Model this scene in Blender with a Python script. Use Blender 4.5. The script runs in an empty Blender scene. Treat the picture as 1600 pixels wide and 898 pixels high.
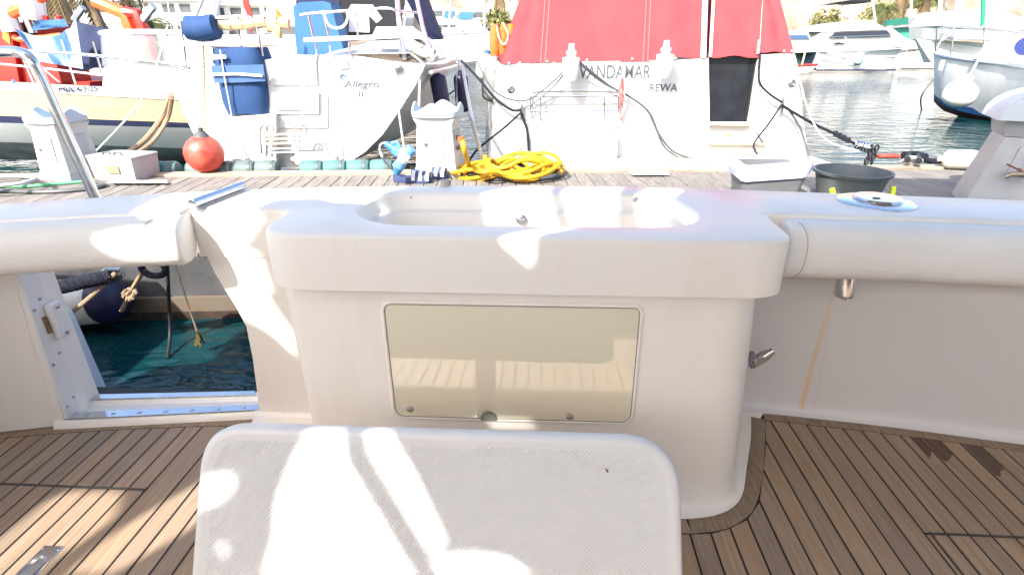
import bpy, bmesh, math, random
from mathutils import Vector, Matrix
random.seed(7)
R = math.radians
scene = bpy.context.scene
C = scene.collection

# ------------------------------------------------------------------ camera
CAM_H, FPX, PITCH, YAW = 1.4, 850.0, R(24), R(3.07)
cam_d = bpy.data.cameras.new('camera'); cam = bpy.data.objects.new('camera', cam_d); C.objects.link(cam)
cam.location = (0, 0, CAM_H); cam.rotation_euler = (R(90) - PITCH, 0, YAW)
cam_d.sensor_width = 36.0; cam_d.lens = FPX / 1600 * 36; cam_d.clip_start = 0.02; cam_d.clip_end = 2000
scene.camera = cam
# ------------------------------------------------------------------ sky and sun
SUN_AZ, SUN_EL = R(30), R(42)            # light travels towards +y and +x
SUN_D = Vector((math.sin(SUN_AZ) * math.cos(SUN_EL), math.cos(SUN_AZ) * math.cos(SUN_EL), -math.sin(SUN_EL)))
w = bpy.data.worlds.new('World'); scene.world = w; w.use_nodes = True
nt = w.node_tree; nt.nodes.clear()
sky = nt.nodes.new('ShaderNodeTexSky'); sky.sky_type = 'NISHITA'; sky.sun_disc = False
sky.sun_elevation = SUN_EL; sky.sun_rotation = R(210); sky.altitude = 10; sky.dust_density = 3.0; sky.ozone_density = 1.2
bg = nt.nodes.new('ShaderNodeBackground'); bg.inputs[1].default_value = 0.135
out = nt.nodes.new('ShaderNodeOutputWorld')
nt.links.new(sky.outputs[0], bg.inputs[0]); nt.links.new(bg.outputs[0], out.inputs[0])
sd = bpy.data.lights.new('sun', 'SUN'); sd.energy = 3.15; sd.angle = R(0.6); sd.color = (1, 0.955, 0.885)
so = bpy.data.objects.new('sun', sd); C.objects.link(so); so.rotation_euler = SUN_D.to_track_quat('-Z', 'Y').to_euler()
so.location = (-6, -10, 14)
vs = scene.view_settings; vs.view_transform = 'Standard'; vs.look = 'None'; vs.gamma = 1; vs.exposure = 1.87
vs.use_curve_mapping = False
scene.render.engine = 'CYCLES'
scene.cycles.max_bounces = 10; scene.cycles.diffuse_bounces = 6; scene.cycles.glossy_bounces = 4
scene.cycles.transparent_max_bounces = 12; scene.cycles.caustics_reflective = False; scene.cycles.caustics_refractive = False
scene.cycles.sample_clamp_indirect = 6

# ------------------------------------------------------------------ picking points
_f = Vector((-math.sin(YAW) * math.cos(PITCH), math.cos(YAW) * math.cos(PITCH), -math.sin(PITCH)))
_r = Vector((math.cos(YAW), math.sin(YAW), 0)); _u = _r.cross(_f)
def ray(px, py): return _f + _r * ((px - 800) / FPX) + _u * ((449 - py) / FPX)
def atz(px, py, z): d = ray(px, py); return Vector((0, 0, CAM_H)) + d * ((z - CAM_H) / d.z)
def at(px, py, y): d = ray(px, py); return Vector((0, 0, CAM_H)) + d * (y / d.y)
def atp(px, py, p0, n):
    d = ray(px, py); o = Vector((0, 0, CAM_H)); return o + d * ((p0 - o).dot(n) / d.dot(n))
def lerp(a, b, t): return a + (b - a) * t
def curve(pts):
    pts = sorted(pts)
    def f(x):
        if x <= pts[0][0]: a, b = pts[0], pts[1]
        elif x >= pts[-1][0]: a, b = pts[-2], pts[-1]
        else:
            for a, b in zip(pts, pts[1:]):
                if a[0] <= x <= b[0]: break
        return lerp(a[1], b[1], (x - a[0]) / (b[0] - a[0]))
    return f
def smooth_pts(pts, n=6, closed=False):
    P = [Vector(p) for p in pts]; out = []; m = len(P)
    for i in range(m if closed else m - 1):
        p0 = P[i - 1] if (closed or i > 0) else P[0]
        p1 = P[i]; p2 = P[(i + 1) % m]
        p3 = P[(i + 2) % m] if (closed or i + 2 < m) else P[-1]
        for k in range(n):
            t = k / n
            out.append(0.5 * ((2 * p1) + (p2 - p0) * t + (2 * p0 - 5 * p1 + 4 * p2 - p3) * t * t + (3 * p1 - p0 - 3 * p2 + p3) * t ** 3))
    if not closed: out.append(P[-1])
    return out

# ------------------------------------------------------------------ materials
MATS = {}
def mat(name, col, rough=0.5, metal=0.0, var=0.0, vscale=8.0, bump=0.0, bscale=60.0, coat=0.0, trans=0.0, ior=1.45, alpha=1.0, emit=None, stretch=None, col2=None):
    if name in MATS: return MATS[name]
    m = bpy.data.materials.new(name); m.use_nodes = True; n = m.node_tree.nodes; l = m.node_tree.links
    b = n['Principled BSDF']; c = (*col, 1)
    b.inputs['Base Color'].default_value = c; b.inputs['Roughness'].default_value = rough; b.inputs['Metallic'].default_value = metal
    b.inputs['Coat Weight'].default_value = coat; b.inputs['Transmission Weight'].default_value = trans; b.inputs['IOR'].default_value = ior
    b.inputs['Alpha'].default_value = alpha
    if emit: b.inputs['Emission Color'].default_value = (*emit[0], 1); b.inputs['Emission Strength'].default_value = emit[1]
    tc = n.new('ShaderNodeTexCoord'); mp = n.new('ShaderNodeMapping'); l.new(tc.outputs['Object'], mp.inputs[0])
    if stretch: mp.inputs['Scale'].default_value = stretch
    if var > 0:
        t = n.new('ShaderNodeTexNoise'); t.inputs['Scale'].default_value = vscale; t.inputs['Detail'].default_value = 6; t.inputs['Roughness'].default_value = 0.6
        l.new(mp.outputs[0], t.inputs[0])
        r = n.new('ShaderNodeValToRGB'); r.color_ramp.elements[0].position = 0.32; r.color_ramp.elements[1].position = 0.68
        d = col2 if col2 else tuple(x * (1 - var) for x in col)
        r.color_ramp.elements[0].color = (*d, 1); r.color_ramp.elements[1].color = c
        l.new(t.outputs[0], r.inputs[0]); l.new(r.outputs[0], b.inputs['Base Color'])
    if bump > 0:
        t2 = n.new('ShaderNodeTexNoise'); t2.inputs['Scale'].default_value = bscale; t2.inputs['Detail'].default_value = 4
        l.new(mp.outputs[0], t2.inputs[0])
        bp = n.new('ShaderNodeBump'); bp.inputs['Strength'].default_value = bump; bp.inputs['Distance'].default_value = 0.01
        l.new(t2.outputs[0], bp.inputs['Height']); l.new(bp.outputs[0], b.inputs['Normal'])
    MATS[name] = m; return m
def N(m): return m.node_tree.nodes, m.node_tree.links

def worn(name, col, rough, stain=(0.70, 0.60, 0.46), amt=0.34, speck=0.35):
    m = bpy.data.materials.new(name); m.use_nodes = True; n = m.node_tree.nodes; l = m.node_tree.links; b = n['Principled BSDF']; b.inputs['Roughness'].default_value = rough
    tc = n.new('ShaderNodeTexCoord'); mp = n.new('ShaderNodeMapping'); mp.inputs['Scale'].default_value = (5, 5, 1.1); l.new(tc.outputs['Object'], mp.inputs[0])
    t = n.new('ShaderNodeTexNoise'); t.inputs['Scale'].default_value = 1.3; t.inputs['Detail'].default_value = 7; t.inputs['Roughness'].default_value = 0.6; l.new(mp.outputs[0], t.inputs[0])
    r = n.new('ShaderNodeValToRGB'); r.color_ramp.elements[0].position = 0.52; r.color_ramp.elements[1].position = 0.78; r.color_ramp.elements[0].color = (0, 0, 0, 1); r.color_ramp.elements[1].color = (amt, amt, amt, 1); l.new(t.outputs[0], r.inputs[0])
    mx = n.new('ShaderNodeMix'); mx.data_type = 'RGBA'; mx.inputs[6].default_value = (*col, 1); mx.inputs[7].default_value = (*stain, 1); l.new(r.outputs[0], mx.inputs[0])
    v = n.new('ShaderNodeTexVoronoi'); v.inputs['Scale'].default_value = 26; l.new(tc.outputs['Object'], v.inputs[0])
    t2 = n.new('ShaderNodeTexNoise'); t2.inputs['Scale'].default_value = 6; l.new(tc.outputs['Object'], t2.inputs[0])
    th = n.new('ShaderNodeMath'); th.operation = 'MULTIPLY_ADD'; th.inputs[1].default_value = 0.30; th.inputs[2].default_value = -0.135; l.new(t2.outputs[0], th.inputs[0])
    lt = n.new('ShaderNodeMath'); lt.operation = 'LESS_THAN'; l.new(v.outputs['Distance'], lt.inputs[0]); l.new(th.outputs[0], lt.inputs[1])
    ml = n.new('ShaderNodeMath'); ml.operation = 'MULTIPLY'; ml.inputs[1].default_value = speck; l.new(lt.outputs[0], ml.inputs[0])
    m2 = n.new('ShaderNodeMix'); m2.data_type = 'RGBA'; l.new(ml.outputs[0], m2.inputs[0]); l.new(mx.outputs[2], m2.inputs[6]); m2.inputs[7].default_value = (0.34, 0.29, 0.23, 1)
    l.new(m2.outputs[2], b.inputs['Base Color'])
    t4 = n.new('ShaderNodeTexNoise'); t4.inputs['Scale'].default_value = 14; t4.inputs['Detail'].default_value = 6; l.new(tc.outputs['Object'], t4.inputs[0])
    rr = n.new('ShaderNodeMapRange'); rr.inputs[3].default_value = rough - 0.04; rr.inputs[4].default_value = rough + 0.06; l.new(t4.outputs[0], rr.inputs[0]); l.new(rr.outputs[0], b.inputs['Roughness'])
    bp = n.new('ShaderNodeBump'); bp.inputs['Strength'].default_value = 0.04; bp.inputs['Distance'].default_value = 0.01; t5 = n.new('ShaderNodeTexNoise'); t5.inputs['Scale'].default_value = 4; l.new(tc.outputs['Object'], t5.inputs[0]); l.new(t5.outputs[0], bp.inputs['Height']); l.new(bp.outputs[0], b.inputs['Normal'])
    MATS[name] = m; return m
GEL = worn('gelcoat', (0.85, 0.81, 0.75), 0.32)
GELB = mat('gelcoat_boat', (0.68, 0.675, 0.655), 0.35, var=0.12, vscale=1.4, coat=0.3)
VINYL = mat('white_vinyl', (0.82, 0.805, 0.77), 0.45, var=0.09, vscale=5, bump=0.22, bscale=38, stretch=(0.5, 1, 1.6))
STEEL = mat('stainless_steel', (0.72, 0.72, 0.73), 0.14, metal=1.0, var=0.15, vscale=12)
STEELB = mat('dull_steel', (0.55, 0.55, 0.56), 0.32, metal=1.0, var=0.2, vscale=20)
CAULK = mat('black_caulk', (0.012, 0.012, 0.013), 0.6)
BLACK = mat('black_plastic', (0.015, 0.015, 0.017), 0.45)
ROPEK = mat('navy_rope', (0.012, 0.014, 0.03), 0.85, var=0.5, vscale=120, bump=0.8, bscale=150)
ROPET = mat('tan_rope', (0.42, 0.30, 0.19), 0.9, var=0.3, vscale=120, bump=0.8, bscale=150)
ROPEW = mat('white_rope', (0.66, 0.62, 0.55), 0.9, var=0.2, vscale=120, bump=0.6, bscale=150)
WHITEP = mat('white_plastic', (0.78, 0.78, 0.77), 0.35, var=0.04, vscale=10)

def wood(name, c1, c2, grain=(90, 3, 30), rough=0.62):
    m = bpy.data.materials.new(name); m.use_nodes = True; n, l = N(m); b = n['Principled BSDF']; b.inputs['Roughness'].default_value = rough
    tc = n.new('ShaderNodeTexCoord'); oi = n.new('ShaderNodeObjectInfo'); mp = n.new('ShaderNodeMapping'); mp.inputs['Scale'].default_value = grain
    ad = n.new('ShaderNodeVectorMath'); ad.operation = 'ADD'
    sc = n.new('ShaderNodeVectorMath'); sc.operation = 'SCALE'; sc.inputs['Scale'].default_value = 7.0
    l.new(oi.outputs['Location'], sc.inputs[0]); l.new(tc.outputs['Object'], ad.inputs[0]); l.new(sc.outputs[0], ad.inputs[1]); l.new(ad.outputs[0], mp.inputs[0])
    t = n.new('ShaderNodeTexNoise'); t.inputs['Scale'].default_value = 1; t.inputs['Detail'].default_value = 8; t.inputs['Roughness'].default_value = 0.68; l.new(mp.outputs[0], t.inputs[0])
    r = n.new('ShaderNodeValToRGB'); r.color_ramp.elements[0].position = 0.36; r.color_ramp.elements[1].position = 0.68
    r.color_ramp.elements[0].color = (*c1, 1); r.color_ramp.elements[1].color = (*c2, 1); l.new(t.outputs[0], r.inputs[0])
    t3 = n.new('ShaderNodeTexNoise'); t3.inputs['Scale'].default_value = 3.2; t3.inputs['Detail'].default_value = 5; l.new(ad.outputs[0], t3.inputs[0])
    hs = n.new('ShaderNodeHueSaturation'); l.new(r.outputs[0], hs.inputs['Color'])
    ma = n.new('ShaderNodeMath'); ma.operation = 'MULTIPLY_ADD'; ma.inputs[1].default_value = 0.26; ma.inputs[2].default_value = 0.74
    mb = n.new('ShaderNodeMath'); mb.operation = 'ADD'; l.new(oi.outputs['Random'], mb.inputs[0]); l.new(t3.outputs[0], mb.inputs[1])
    l.new(mb.outputs[0], ma.inputs[0]); l.new(ma.outputs[0], hs.inputs['Value'])
    mc = n.new('ShaderNodeMath'); mc.operation = 'MULTIPLY_ADD'; mc.inputs[1].default_value = 0.2; mc.inputs[2].default_value = 0.9
    l.new(oi.outputs['Random'], mc.inputs[0]); l.new(mc.outputs[0], hs.inputs['Saturation'])
    l.new(hs.outputs[0], b.inputs['Base Color'])
    bp = n.new('ShaderNodeBump'); bp.inputs['Strength'].default_value = 0.25; bp.inputs['Distance'].default_value = 0.004
    l.new(t.outputs[0], bp.inputs['Height']); l.new(bp.outputs[0], b.inputs['Normal'])
    MATS[name] = m; return m
TEAK = wood('teak', (0.262, 0.185, 0.124), (0.385, 0.285, 0.20))
TEAKM = wood('teak_margin', (0.20, 0.14, 0.09), (0.36, 0.26, 0.17), grain=(60, 12, 30))
TEAKW = wood('wet_teak', (0.055, 0.024, 0.014), (0.11, 0.05, 0.029), rough=0.28)
PONTW = wood('weathered_wood', (0.115, 0.10, 0.088), (0.27, 0.245, 0.22), grain=(60, 4, 20), rough=0.8)
KERBW = wood('pale_wood', (0.25, 0.20, 0.14), (0.42, 0.35, 0.27), grain=(4, 50, 20), rough=0.8)

# ------------------------------------------------------------------ mesh builder
class MB:
    def __init__(s): s.v = []; s.f = []
    def add(s, verts, faces):
        b = len(s.v); s.v += [tuple(v) for v in verts]; s.f += [tuple(i + b for i in f) for f in faces]; return s
    def box(s, c, size, rz=0.0, bev=0.0, M=None):
        hx, hy, hz = size[0] / 2, size[1] / 2, size[2] / 2; vs_ = []; 
        M = M or Matrix.Rotation(rz, 4, 'Z')
        if bev <= 0:
            for dz in (-hz, hz):
                for dx, dy in ((-hx, -hy), (hx, -hy), (hx, hy), (-hx, hy)): vs_.append(M @ Vector((dx, dy, dz)) + Vector(c))
            return s.add(vs_, [(3, 2, 1, 0), (4, 5, 6, 7), (0, 1, 5, 4), (1, 2, 6, 5), (2, 3, 7, 6), (3, 0, 4, 7)])
        e = bev
        loops = []
        for z, o in ((-hz, e), (-hz + e, 0), (hz - e, 0), (hz, e)):
            a, b2 = hx - o, hy - o; k = e * 0.7 if o == 0 else e * .5
            loops.append([M @ Vector(p) + Vector(c) for p in ((-a + k, -b2, z), (a - k, -b2, z), (a, -b2 + k, z), (a, b2 - k, z), (a - k, b2, z), (-a + k, b2, z), (-a, b2 - k, z), (-a, -b2 + k, z))])
        return s.loft(loops, caps=True)
    def loft(s, loops, closed=True, caps=False):
        n = len(loops[0]); vs_ = [p for L in loops for p in L]; fs = []
        for i in range(len(loops) - 1):
            for j in range(n if closed else n - 1):
                k = (j + 1) % n; fs.append((i * n + j, i * n + k, (i + 1) * n + k, (i + 1) * n + j))
        if caps: fs.append(tuple(range(n - 1, -1, -1))); fs.append(tuple(range((len(loops) - 1) * n, len(loops) * n)))
        return s.add(vs_, fs)
    def tube(s, path, r, n=8, closed=False, caps=True):
        P = [Vector(p) for p in path]; m = len(P); loops = []; prev = None
        for i in range(m):
            a = P[i - 1] if (i > 0 or closed) else P[0]; b = P[(i + 1) % m] if (i < m - 1 or closed) else P[-1]
            t = (b - a)
            if t.length < 1e-9: t = Vector((0, 0, 1))
            t.normalize()
            if prev is None:
                u = t.cross(Vector((0, 0, 1)));
                if u.length < 1e-3: u = t.cross(Vector((1, 0, 0)))
            else: u = prev - t * prev.dot(t)
            u.normalize(); prev = u; v = t.cross(u); rr = r[i] if isinstance(r, (list, tuple)) else r
            loops.append([P[i] + (u * math.cos(2 * math.pi * k / n) + v * math.sin(2 * math.pi * k / n)) * rr for k in range(n)])
        if closed: loops.append(loops[0])
        return s.loft(loops, caps=caps and not closed)
    def lathe(s, prof, c=(0, 0, 0), n=24, M=None, caps=True):
        M = M or Matrix.Identity(4); c = Vector(c)
        return s.loft([[M @ Vector((r * math.cos(2 * math.pi * k / n), r * math.sin(2 * math.pi * k / n), z)) + c for k in range(n)] for r, z in prof], caps=caps)
    def quad(s, a, b, c, d): return s.add([a, b, c, d], [(0, 1, 2, 3)])
    def prism(s, poly, vec):
        n = len(poly); P = [Vector(p) for p in poly]; v = Vector(vec)
        return s.add(P + [p + v for p in P], [tuple(range(n - 1, -1, -1)), tuple(range(n, 2 * n))] + [(i, (i + 1) % n, n + (i + 1) % n, n + i) for i in range(n)])
    def mesh(s, name, m, angle=38):
        me = bpy.data.meshes.new(name); me.from_pydata(s.v, [], s.f); me.update()
        bm = bmesh.new(); bm.from_mesh(me); bmesh.ops.remove_doubles(bm, verts=bm.verts, dist=1e-5)
        bmesh.ops.recalc_face_normals(bm, faces=bm.faces); bm.to_mesh(me); bm.free()
        for p in me.polygons: p.use_smooth = True
        me.set_sharp_from_angle(angle=R(angle))
        me.materials.append(m); return me
    def build(s, name, m, parent=None, angle=38, **kw):
        o = bpy.data.objects.new(name, s.mesh(name, m, angle)); C.objects.link(o)
        if parent: o.parent = parent
        return tag(o, **kw)
def tag(o, label=None, cat=None, group=None, kind=None):
    if label: o['label'] = label
    if cat: o['category'] = cat
    if group: o['group'] = group
    if kind: o['kind'] = kind
    return o
def empty(name, loc=(0, 0, 0), rz=0, **kw):
    o = bpy.data.objects.new(name, None); C.objects.link(o); o.location = loc; o.rotation_euler.z = rz; o.empty_display_size = 0.1
    return tag(o, **kw)
def sub(name, loc, parent):
    o = bpy.data.objects.new(name, None); C.objects.link(o); o.location = loc; o.parent = parent; return o
def copy_tree(o, parent=None):
    c = o.copy(); C.objects.link(c); c.parent = parent
    for ch in list(o.children): copy_tree(ch, c)
    return c
def filled(name, outer, holes, m, parent, z=None, **kw):
    bm = bmesh.new(); es = []
    for L in [outer] + holes:
        vs_ = [bm.verts.new((p[0], p[1], p[2] if len(p) > 2 else z)) for p in L]
        es += [bm.edges.new((vs_[i], vs_[(i + 1) % len(vs_)])) for i in range(len(vs_))]
    bmesh.ops.triangle_fill(bm, use_beauty=True, use_dissolve=False, edges=es)
    bmesh.ops.recalc_face_normals(bm, faces=bm.faces)
    v = [tuple(x.co) for x in bm.verts]; bm.verts.index_update(); f = [tuple(q.index for q in x.verts) for x in bm.faces]; bm.free()
    return v, f
def offset_loop(L, d):     # positive = inward for counter-clockwise loops
    n = len(L); out = []
    for i in range(n):
        a = Vector(L[i - 1][:2]); b = Vector(L[i][:2]); c = Vector(L[(i + 1) % n][:2])
        t1 = (b - a); t2 = (c - b)
        if t1.length > 1e-9: t1.normalize()
        if t2.length > 1e-9: t2.normalize()
        n1 = Vector((-t1.y, t1.x)); n2 = Vector((-t2.y, t2.x)); nn = n1 + n2
        if nn.length < 1e-6: nn = n1
        nn.normalize(); k = max(0.5, nn.dot(n1)); p = b + nn * (d / k); out.append((p.x, p.y))
    return out
def rrect(x0, x1, y0, y1, r, n=8):
    out = []
    for cx, cy, a0 in ((x1 - r, y0 + r, -90), (x1 - r, y1 - r, 0), (x0 + r, y1 - r, 90), (x0 + r, y0 + r, 180)):
        for k in range(n + 1):
            a = R(a0 + 90 * k / n); out.append((cx + r * math.cos(a), cy + r * math.sin(a)))
    return out
def round_poly(pts, radii, n=6):
    out = []; m = len(pts)
    for i in range(m):
        r = radii[i] if isinstance(radii, (list, tuple)) else radii; b = Vector(pts[i])
        if r <= 0: out.append(tuple(b)); continue
        a = Vector(pts[i - 1]); c = Vector(pts[(i + 1) % m]); u = (a - b); v = (c - b); ru = min(r, u.length * .48); rv = min(r, v.length * .48)
        p = b + u.normalized() * ru; q = b + v.normalized() * rv
        for k in range(n + 1):
            t = k / n; out.append(tuple(p * (1 - t) ** 2 + b * 2 * t * (1 - t) + q * t * t))
    return out
def text_mesh(name, s, size, m, parent, M, ext=0.002, shear=0.0, **kw):
    cu = bpy.data.curves.new(name, 'FONT'); cu.body = s; cu.size = size; cu.extrude = ext; cu.offset = size * 0.008; cu.shear = shear; cu.align_x = 'CENTER'
    for k, v in kw.items(): setattr(cu, k, v)
    tmp = bpy.data.objects.new(name, cu); C.objects.link(tmp); dg = bpy.context.evaluated_depsgraph_get()
    me = bpy.data.meshes.new_from_object(tmp.evaluated_get(dg)); bpy.data.objects.remove(tmp)
    me.transform(M); me.materials.clear(); me.materials.append(m)
    o = bpy.data.objects.new(name, me); C.objects.link(o); o.parent = parent; return o
UPRIGHT = Matrix.Rotation(R(90), 4, 'X')

#==STRUCTURE==
# ------------------------------------------------------------------ water
WATER_Z = -0.45
wm = bpy.data.materials.new('sea_water'); wm.use_nodes = True; n, l = N(wm); b = n['Principled BSDF']
b.inputs['Base Color'].default_value = (0.004, 0.034, 0.039, 1); b.inputs['Roughness'].default_value = 0.03; b.inputs['IOR'].default_value = 1.33
tc = n.new('ShaderNodeTexCoord'); hts = []
for sc_, st, wt in ((0.9, (1, 1.9, 1), 0.62), (2.6, (1, 1.7, 1), 0.22), (8.0, (1, 1.3, 1), 0.016)):
    mp = n.new('ShaderNodeMapping'); mp.inputs['Scale'].default_value = st; mp.inputs['Rotation'].default_value = (0, 0, R(12)); l.new(tc.outputs['Object'], mp.inputs[0])
    t = n.new('ShaderNodeTexNoise'); t.inputs['Scale'].default_value = sc_; t.inputs['Detail'].default_value = 3; t.inputs['Distortion'].default_value = 0.8; l.new(mp.outputs[0], t.inputs[0])
    mu = n.new('ShaderNodeMath'); mu.operation = 'MULTIPLY'; mu.inputs[1].default_value = wt; l.new(t.outputs[0], mu.inputs[0]); hts.append(mu)
a1 = n.new('ShaderNodeMath'); l.new(hts[0].outputs[0], a1.inputs[0]); l.new(hts[1].outputs[0], a1.inputs[1])
a2 = n.new('ShaderNodeMath'); l.new(a1.outputs[0], a2.inputs[0]); l.new(hts[2].outputs[0], a2.inputs[1])
bp = n.new('ShaderNodeBump'); bp.inputs['Strength'].default_value = 0.55; bp.inputs['Distance'].default_value = 0.22
l.new(a2.outputs[0], bp.inputs['Height']); l.new(bp.outputs[0], b.inputs['Normal'])
MB().quad((-400, -200, WATER_Z), (400, -200, WATER_Z), (400, 400, WATER_Z), (-400, 400, WATER_Z)).build('water', wm, kind='structure')

# ------------------------------------------------------------------ pontoon
PONT_Z = 0.05; PROT = math.atan(0.10)
pont = empty('pontoon', (0, 6.46, 0), PROT, kind='structure')          # local: x along, far edge at y=0, near edge at y=-2.72
PD = 2.72
CONC = mat('pontoon_concrete', (0.10, 0.10, 0.105), 0.85, var=0.6, vscale=3, bump=0.4, bscale=30)  # concrete darkened in colour to stand in for shade on its side
STAINB = mat('pontoon_darkened_band', (0.14, 0.13, 0.105), 0.8, var=0.75, vscale=7, col2=(0.16, 0.10, 0.06), bump=0.4, bscale=30)  # stained white band, its colour darkened in place of shade
WEED = mat('weed_band', (0.07, 0.04, 0.025), 0.9, var=0.8, vscale=14, col2=(0.015, 0.016, 0.012), bump=0.6, bscale=40)  # waterline weed, taken towards black to stand in for shadow
MB().box((0, -PD / 2, -0.13), (26, PD - 0.04, 0.30)).build('float', CONC, pont)
MB().box((0, -PD / 2, -0.335), (26.02, PD + 0.03, 0.11)).build('float_band', STAINB, pont)
MB().box((0, -PD / 2, -0.47), (26.04, PD + 0.05, 0.16)).build('weed_line', WEED, pont)
pl = MB(); pl.box((0, 0, 0), (0.132, PD - 0.22, 0.03), bev=0.004); plme = pl.mesh('plank', PONTW)
x = -10.0
while x < 10.0:
    o = bpy.data.objects.new('plank', plme); C.objects.link(o); o.parent = pont; o.location = (x, -PD / 2 - 0.09, PONT_Z - 0.015 + random.uniform(-.002, .002)); x += 0.139
kb = MB(); kb.box((0, 0, 0), (3.0, 0.17, 0.045), bev=0.006); kme = kb.mesh('edge_board', KERBW)
for i in range(7):
    o = bpy.data.objects.new('edge_board', kme); C.objects.link(o); o.parent = pont; o.location = (-9 + 3.006 * i, -0.085, PONT_Z + 0.0)

# ------------------------------------------------------------------ own boat
yacht = empty('motor_yacht', (0, 0, 0), label='white motor yacht whose teak cockpit and transom fill the foreground', cat='motor yacht')
TOPZ = 0.92
back_y = curve([(-2.6, 1.20), (-2.2, 1.47), (-1.79, 1.668), (-1.45, 1.805), (-1.13, 1.90), (-0.8, 1.962), (-0.4, 2.005), (-0.1, 2.022), (0.3, 2.026), (0.6, 2.014), (0.89, 1.986), (1.25, 1.95), (1.64, 1.902), (2.1, 1.81), (2.6, 1.68)])
in_r = curve([(0.72, 1.685), (0.80, 1.685), (1.10, 1.672), (1.445, 1.647), (2.0, 1.57), (2.6, 1.44)])
in_l = curve([(-1.13, 1.60), (-1.36, 1.56), (-1.613, 1.49), (-2.2, 1.29), (-2.6, 1.10)])
# --- main coaming with the well
XR = 2.5
poly = [(-1.128, 1.65), (-0.905, 1.65), (-0.812, 1.655), (-0.797, 1.60), (-0.797, 1.40), (0.05, 1.404), (0.697, 1.412), (0.699, 1.60), (0.712, 1.69)]
rad = [0, 0.03, 0.07, 0.03, 0.155, 0, 0.14, 0.03, 0.02]
outer = round_poly(poly, rad, 8)[:]
outer = [p for p in outer]
xs = [0.80 + (XR - 0.80) * i / 14 for i in range(15)]
outer += [(x, in_r(x)) for x in xs]
outer += [(x, back_y(x)) for x in [XR - (XR + 1.128) * i / 40 for i in range(41)]]
# well loops
def well(off, z, n=9):
    L = round_poly([(-0.475, 1.512), (0.425, 1.536), (0.505, 1.66), (0.445, 1.918), (-0.56, 1.885), (-0.605, 1.65)], [0.10, 0.10, .10, .10, .12, .12], n)
    return [(p[0], p[1], z) for p in offset_loop(L, off)]
coam = MB()
prof = [(0.014, TOPZ), (0.007, TOPZ - 0.002), (0.002, TOPZ - 0.007), (0.0, TOPZ - 0.015), (-0.002, 0.754)]
loops = [[(p[0], p[1], z) for p in offset_loop(outer, o)] for o, z in prof]
coam.loft(loops)
v, f = filled('t', loops[0], [well(-0.012, TOPZ)], GEL, None); coam.add(v, f)
coam.loft([well(-0.012, TOPZ), well(-0.004, TOPZ - 0.002), well(0.003, TOPZ - 0.009), well(0.010, TOPZ - 0.048), well(0.016, TOPZ - 0.056), well(0.046, TOPZ - 0.060), well(0.052, TOPZ - 0.066), well(0.064, TOPZ - 0.33)])
v, f = filled('t', well(0.064, TOPZ - 0.33), [], GEL, None); coam.add(v, f)
coam.build('coaming', GEL, yacht, angle=30)
# under-lip of cap and body of the unit
def body(z, off=0.0, n=10):
    t = (0.75 - z) / 0.75
    x0, x1, y0 = lerp(-0.776, -0.735, t), lerp(0.668, 0.700, t), lerp(1.452, 1.398, t)
    L = round_poly([(x0, 1.90), (x0, y0), (x1, y0), (x1, 1.90)], [0, 0.05, 0.16, 0], n)
    P = []
    for i, p in enumerate(L): P.append(p)
    if off:
        c = []
        for i in range(len(P)):
            a = Vector(P[max(0, i - 1)]); b_ = Vector(P[min(len(P) - 1, i + 1)]); t_ = (b_ - a).normalized(); c.append((P[i][0] + t_.y * off, P[i][1] - t_.x * off))
        P = c
    return [(p[0], p[1], z) for p in P]
ZW0, ZW1 = 0.0, 0.0
unit = MB()
n0 = Vector((0, -1, 0.072)).normalized(); p0 = Vector((0, 1.398, 0))
secs = [body(0.77), body(0.70), body(0.5), body(0.3), body(0.12), body(0.08), body(0.0)]
unit.loft(secs, closed=False)
unit_o = unit.build('bait_station', GEL, yacht, angle=50)
# cap underside
und = MB(); Lb = [p for p in loops[-1] if -0.82 < p[0] < 0.72 and p[1] < 1.70]
und.loft([[(p[0], p[1], 0.7545) for p in Lb], [(p[0] * 0.9, 1.46 + (p[1] - 1.40) * 0.9, 0.756) for p in Lb]], closed=False)
und.build('cap_underside', GEL, yacht)
# --- acrylic window, set into a recessed frame on the leaning face
fy = Vector((0, 1.452, 0.75)); fn = Vector((0.0, -1, 0.072)).normalized()
wp = [atp(px, py, fy, fn) for px, py in ((619, 649), (985, 659), (1001, 480), (599, 473))]
ex = (wp[1] - wp[0]).normalized(); ez = fn.cross(ex); ez.normalize()
if ez.z < 0: ez = -ez
wc = sum(wp, Vector()) / 4
L2 = [((p - wc).dot(ex), (p - wc).dot(ez)) for p in wp]
L2 = round_poly(L2, [0.035, 0.035, 0.022, 0.03], 6)
def wl(off, d): return [wc + ex * p[0] + ez * p[1] + fn * d for p in offset_loop(L2, off)]
ACR = bpy.data.materials.new('cream_acrylic'); ACR.use_nodes = True; n, l = N(ACR); b = n['Principled BSDF']
b.inputs['Base Color'].default_value = (0.80, 0.745, 0.575, 1); b.inputs['Roughness'].default_value = 0.02; b.inputs['IOR'].default_value = 2.4
b.inputs['Coat Weight'].default_value = 0.6; b.inputs['Coat Roughness'].default_value = 0.02
fr = MB(); fr.loft([wl(-0.012, 0.0005), wl(-0.008, 0.006), wl(-0.003, 0.0075), wl(0.0, 0.0065), wl(0.001, 0.002)]); fr.build('window_frame', GEL, unit_o, angle=60)
ac = MB(); ac.add(wl(-0.001, 0.0045), [tuple(range(len(L2)))]); win = ac.build('window_pane', ACR, unit_o)
win['label'] = 'cream acrylic window of the bait station'
SEAL = mat('grey_seal', (0.30, 0.29, 0.26), 0.7, var=0.6, vscale=60)
sl = MB(); sl.loft([wl(0.0, 0.0047), wl(0.002, 0.0055), wl(0.0035, 0.0047)]); sl.build('window_seal', SEAL, unit_o)
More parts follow.
